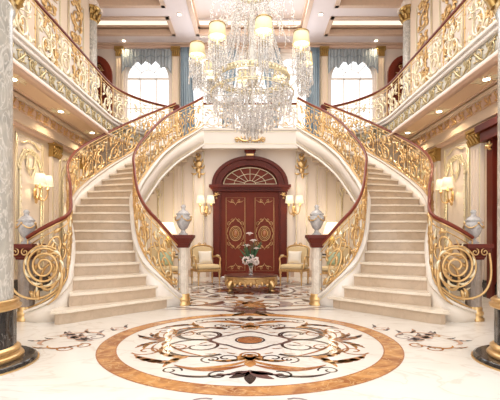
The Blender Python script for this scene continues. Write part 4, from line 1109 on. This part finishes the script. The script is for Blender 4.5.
mb = MB(); mb.lathe([(0.045, 0), (0.05, 0.01), (0.03, 0.03), (0.035, 0.12), (0.055, 0.20)], 20); obj('body', mb, plain('vase_glass', (0.9, 0.93, 0.93), 0.05, trans=0.8), v)
b = thing('flower_bouquet', 'bouquet of pale pink hydrangeas and white lilies with dark leaves in the vase', 'flowers', (0.02, 8.0, 0.46))
for k, (fx, fz) in enumerate(((-0.10, 0.15), (0.10, 0.14), (0.0, 0.19))):
    mb = MB()
    for i in range(40):
        a, c_ = random.uniform(0, 2*PI), random.uniform(-1, 1); r_ = 0.07; q = math.sqrt(1-c_*c_)
        mb.sphere((fx+r_*q*cos(a), -0.05+r_*q*sin(a), fz+r_*c_), 0.019, 5, 4)
    obj('hydrangea_head', mb, 'petal', b)
for k, (fx, fz, la) in enumerate(((-0.03, 0.66, 0.1), (0.05, 0.52, 0.3), (-0.09, 0.42, -0.4), (0.12, 0.36, 0.6))):
    mb = MB()
    for i in range(6):
        a = 2*PI*i/6; mb.tube([(fx, 0, fz), (fx+0.03*cos(a), 0.03*sin(a), fz+0.04), (fx+0.075*cos(a), 0.075*sin(a), fz+0.03)], [0.008, 0.018, 0.004], 5)
    obj('lily', mb, 'petal', b)
mb = MB()
for i in range(26):
    a = random.uniform(0, 2*PI); L = random.uniform(0.25, 0.62); lean = random.uniform(0.03, 0.24)
    q = [(lean*cos(a)*(t_/6)**1.4, lean*sin(a)*(t_/6)**1.4, L*(t_/6)-0.1*(t_/6)**3*lean) for t_ in range(7)]; mb.tube(q, belly(7, 0.022), 4, flat=0.4)
obj('leaves', mb, 'leaf', b)

# ------------------------------------------------------------------ chandelier
CX, CY = 0.035, 6.0
ch = thing('chandelier', 'large crystal chandelier with cream shades and gilt ring over the hall', 'chandelier', (CX, CY, 2.6))
Z = lambda z: z-2.6
mb = MB(); mb.tube([(0, 0, Z(2.9)), (0, 0, Z(ZC+0.5))], 0.018, 8); mb.lathe([(0.03, Z(3.3)), (0.09, Z(3.4)), (0.05, Z(3.55)), (0.10, Z(3.75)), (0.04, Z(3.95)), (0.08, Z(4.2)), (0.03, Z(4.5))], 20)
mb.lathe([(0.12, Z(ZC+0.5)), (0.12, Z(ZC+0.42)), (0.03, Z(ZC+0.36))], 20)
obj('stem', mb, 'glassarm', ch)
def gring(name, r, z, h, rr):
    mb = MB(); n = 56
    mb.tube([(r*cos(2*PI*i/n), r*sin(2*PI*i/n), Z(z)) for i in range(n)], rr, 6, closed=True); mb.tube([(r*cos(2*PI*i/n), r*sin(2*PI*i/n), Z(z+h)) for i in range(n)], rr, 6, closed=True)
    for i in range(n//2*2): a = 2*PI*i/n; mb.sphere((r*cos(a), r*sin(a), Z(z+h/2)), h*0.42, 6, 4)
    return obj(name, mb, 'palegold', ch)
gring('gilt_ring', 0.54, 3.40, 0.07, 0.012); gring('gilt_crown', 0.22, 4.7, 0.05, 0.01); gring('gilt_hoop', 0.62, 3.19, 0.03, 0.006)
def strand(mb, p0, p1, n, r=0.012, h=0.018, sag=0.0, jit=0.0):
    p0, p1 = V(p0), V(p1)
    for i in range(n):
        t_ = (i+0.5)/n; p = p0.lerp(p1, t_); p.z -= sag*sin(PI*t_)
        mb.octa(p+V((random.uniform(-jit, jit), random.uniform(-jit, jit), 0)), r, h, 0, random.uniform(0, 1.5))
# strands from crown to ring, curtain below the ring, inner basket
mb = MB()
for i in range(30):
    a = 2*PI*i/30; strand(mb, (0.22*cos(a), 0.22*sin(a), Z(4.7)), (0.53*cos(a), 0.53*sin(a), Z(3.47)), 28, 0.015, 0.024, 0.18)
for i in range(16):
    a = 2*PI*i/16; strand(mb, (0.22*cos(a), 0.22*sin(a), Z(4.65)), (0.33*cos(a), 0.33*sin(a), Z(3.75)), 20, 0.016, 0.026, 0.05)
    strand(mb, (0.08*cos(a), 0.08*sin(a), Z(4.9)), (0.62*cos(a), 0.62*sin(a), Z(4.5)), 14, 0.016, 0.026, -0.12); strand(mb, (0.62*cos(a), 0.62*sin(a), Z(4.48)), (0.62*cos(a), 0.62*sin(a), Z(4.25-0.1*(i%2))), 6, 0.014, 0.024)
for i in range(24):
    a = 2*PI*i/24; strand(mb, (0.22*cos(a), 0.22*sin(a), Z(4.7)), (0.45*cos(a), 0.45*sin(a), Z(4.45)), 8, 0.014, 0.02, 0.1); mb.octa((0.46*cos(a), 0.46*sin(a), Z(4.38)), 0.02, 0.06)
obj('crown_strands', mb, 'crystal', ch)['kind'] = 'stuff'
mb = MB()
for i in range(48):
    a = 2*PI*i/48; strand(mb, (0.54*cos(a), 0.54*sin(a), Z(3.38)), (0.56*cos(a), 0.56*sin(a), Z(3.20)), 5, 0.014, 0.02); mb.octa((0.57*cos(a), 0.57*sin(a), Z(3.15)), 0.017, 0.045)
for i in range(40):
    a = 2*PI*i/40; strand(mb, (0.52*cos(a), 0.52*sin(a), Z(3.38)), (0.30*cos(a), 0.30*sin(a), Z(3.05)), 11, 0.013, 0.02, 0.10)
obj('ring_curtain', mb, 'crystal', ch)['kind'] = 'stuff'
mb = MB()
for lvl, (r0, z0, z1, n) in enumerate(((0.60, 3.20, 3.02, 36), (0.45, 3.12, 2.90, 28), (0.32, 3.05, 2.78, 22), (0.18, 3.05, 2.72, 18), (0.08, 2.9, 2.62, 8))):
    for i in range(n):
        a = 2*PI*(i+0.3*lvl)/n; strand(mb, (r0*cos(a), r0*sin(a), Z(z0)), (r0*0.96*cos(a), r0*0.96*sin(a), Z(z1)), 8, 0.014, 0.02); mb.octa((r0*0.95*cos(a), r0*0.95*sin(a), Z(z1-0.05)), 0.02, 0.05)
for i in range(30):
    a = 2*PI*i/30; strand(mb, (0.30*cos(a), 0.30*sin(a), Z(3.15)), (0.03*cos(a), 0.03*sin(a), Z(2.66)), 14, 0.014, 0.02, 0.12)
mb.sphere((0, 0, Z(2.62)), 0.05, 12, 8)
obj('crystal_basket', mb, 'crystal', ch)['kind'] = 'stuff'
ZS = 3.70
for k in range(8):
    a = math.radians(-(80-45*k)); dx, dy = cos(a), sin(a)
    mb = MB()
    q = bez((0.05, 3.35), (0.45, 3.0), (0.95, 3.15), (0.82, 3.60), 18); mb.tube([(u*dx, u*dy, Z(v)) for u, v in q], 0.010, 6)
    arm = obj('arm', mb, 'glassarm', ch)
    mb = MB(); q = bez((0.08, 4.2), (0.3, 4.5), (0.6, 4.2), (0.5, 3.95), 14); mb.tube([(u*dx, u*dy, Z(v)) for u, v in q], 0.007, 6); obj('upper_arm', mb, 'glassarm', ch)
    mb = MB(); mb.lathe([(0.015, Z(3.56)), (0.055, Z(3.60)), (0.06, Z(3.61)), (0.015, Z(3.62)), (0.012, Z(3.72))], 14, 0.82*dx, 0.82*dy); obj('candle_cup', mb, 'palegold', arm)
    obj('lamp_shade', open_shade((0.82*dx, 0.82*dy, Z(3.72)), 0.122, 0.104, 0.165), 'shade', arm)
    mb = MB(); mb.tube([((0.82*dx+0.106*cos(2*PI*i/20)), 0.82*dy+0.106*sin(2*PI*i/20), Z(3.886)) for i in range(20)], 0.008, 5, closed=True); obj('shade_trim', mb, 'dgold', arm)
    mb = MB()
    for i in range(20):
        b_ = 2*PI*i/20; px_, py_ = 0.82*dx+0.12*cos(b_), 0.82*dy+0.12*sin(b_)
        ln = random.uniform(0.16, 0.34); strand(mb, (px_, py_, Z(3.68)), (px_*0.99, py_*0.99, Z(3.68-ln)), 8, 0.011, 0.018); mb.octa((px_, py_, Z(3.63-ln)), 0.016, 0.045)
    for i in range(12):
        b_ = 2*PI*i/12; strand(mb, (0.82*dx+0.06*cos(b_), 0.82*dy+0.06*sin(b_), Z(3.60)), (0.82*dx+0.06*cos(b_), 0.82*dy+0.06*sin(b_), Z(3.22)), 12, 0.015, 0.024)
    obj('crystal_drops', mb, 'crystal', arm)['kind'] = 'stuff'
    mb = MB(); a2 = a+math.radians(45)
    strand(mb, (0.80*dx, 0.80*dy, Z(3.58)), (0.80*cos(a2), 0.80*sin(a2), Z(3.58)), 26, 0.012, 0.014, 0.22)
    strand(mb, (0.54*dx, 0.54*dy, Z(3.58)), (0.80*dx, 0.80*dy, Z(3.58)), 12, 0.012, 0.014, 0.12)
    strand(mb, (0.22*dx, 0.22*dy, Z(4.7)), (0.78*dx, 0.78*dy, Z(4.0)), 26, 0.011, 0.014, 0.22)
    obj('crystal_garland', mb, 'crystal', arm)['kind'] = 'stuff'
    point(ch, (0.82*dx, 0.82*dy, Z(3.80)), 1.6, (1, 0.85, 0.62), 0.08)

# ------------------------------------------------------------------ light
w = bpy.data.worlds.new('world'); bpy.context.scene.world = w; w.use_nodes = True
bg = w.node_tree.nodes['Background']; bg.inputs['Color'].default_value = (1.0, 0.975, 0.95, 1); bg.inputs['Strength'].default_value = 1.5
def area(name, loc, rot, sx_, sy_, e, col):
    l = bpy.data.lights.new(name, 'AREA'); l.shape = 'RECTANGLE'; l.size = sx_; l.size_y = sy_; l.energy = e; l.color = col
    o = bpy.data.objects.new(name, l); C.objects.link(o); o.location = loc; o.rotation_euler = rot; return o
area('recess_light', (0, 8.6, ZC+0.3), (0, 0, 0), 2.8, 6.0, 190, (1, 0.93, 0.84))
area('window_light', (0, YB-0.5, 5.8), (-PI/2, 0, 0), 3.6, 2.2, 60, (0.92, 0.96, 1.0))

s = bpy.context.scene
s.view_settings.view_transform = 'Standard'; s.view_settings.look = 'None'; s.view_settings.exposure = 0.55; s.view_settings.gamma = 1.0
s.view_settings.use_curve_mapping = False
s.cycles.use_denoising = True
s.cycles.max_bounces = 8; s.cycles.transparent_max_bounces = 16; s.cycles.caustics_refractive = False; s.cycles.caustics_reflective = False
s.cycles.sample_clamp_indirect = 4
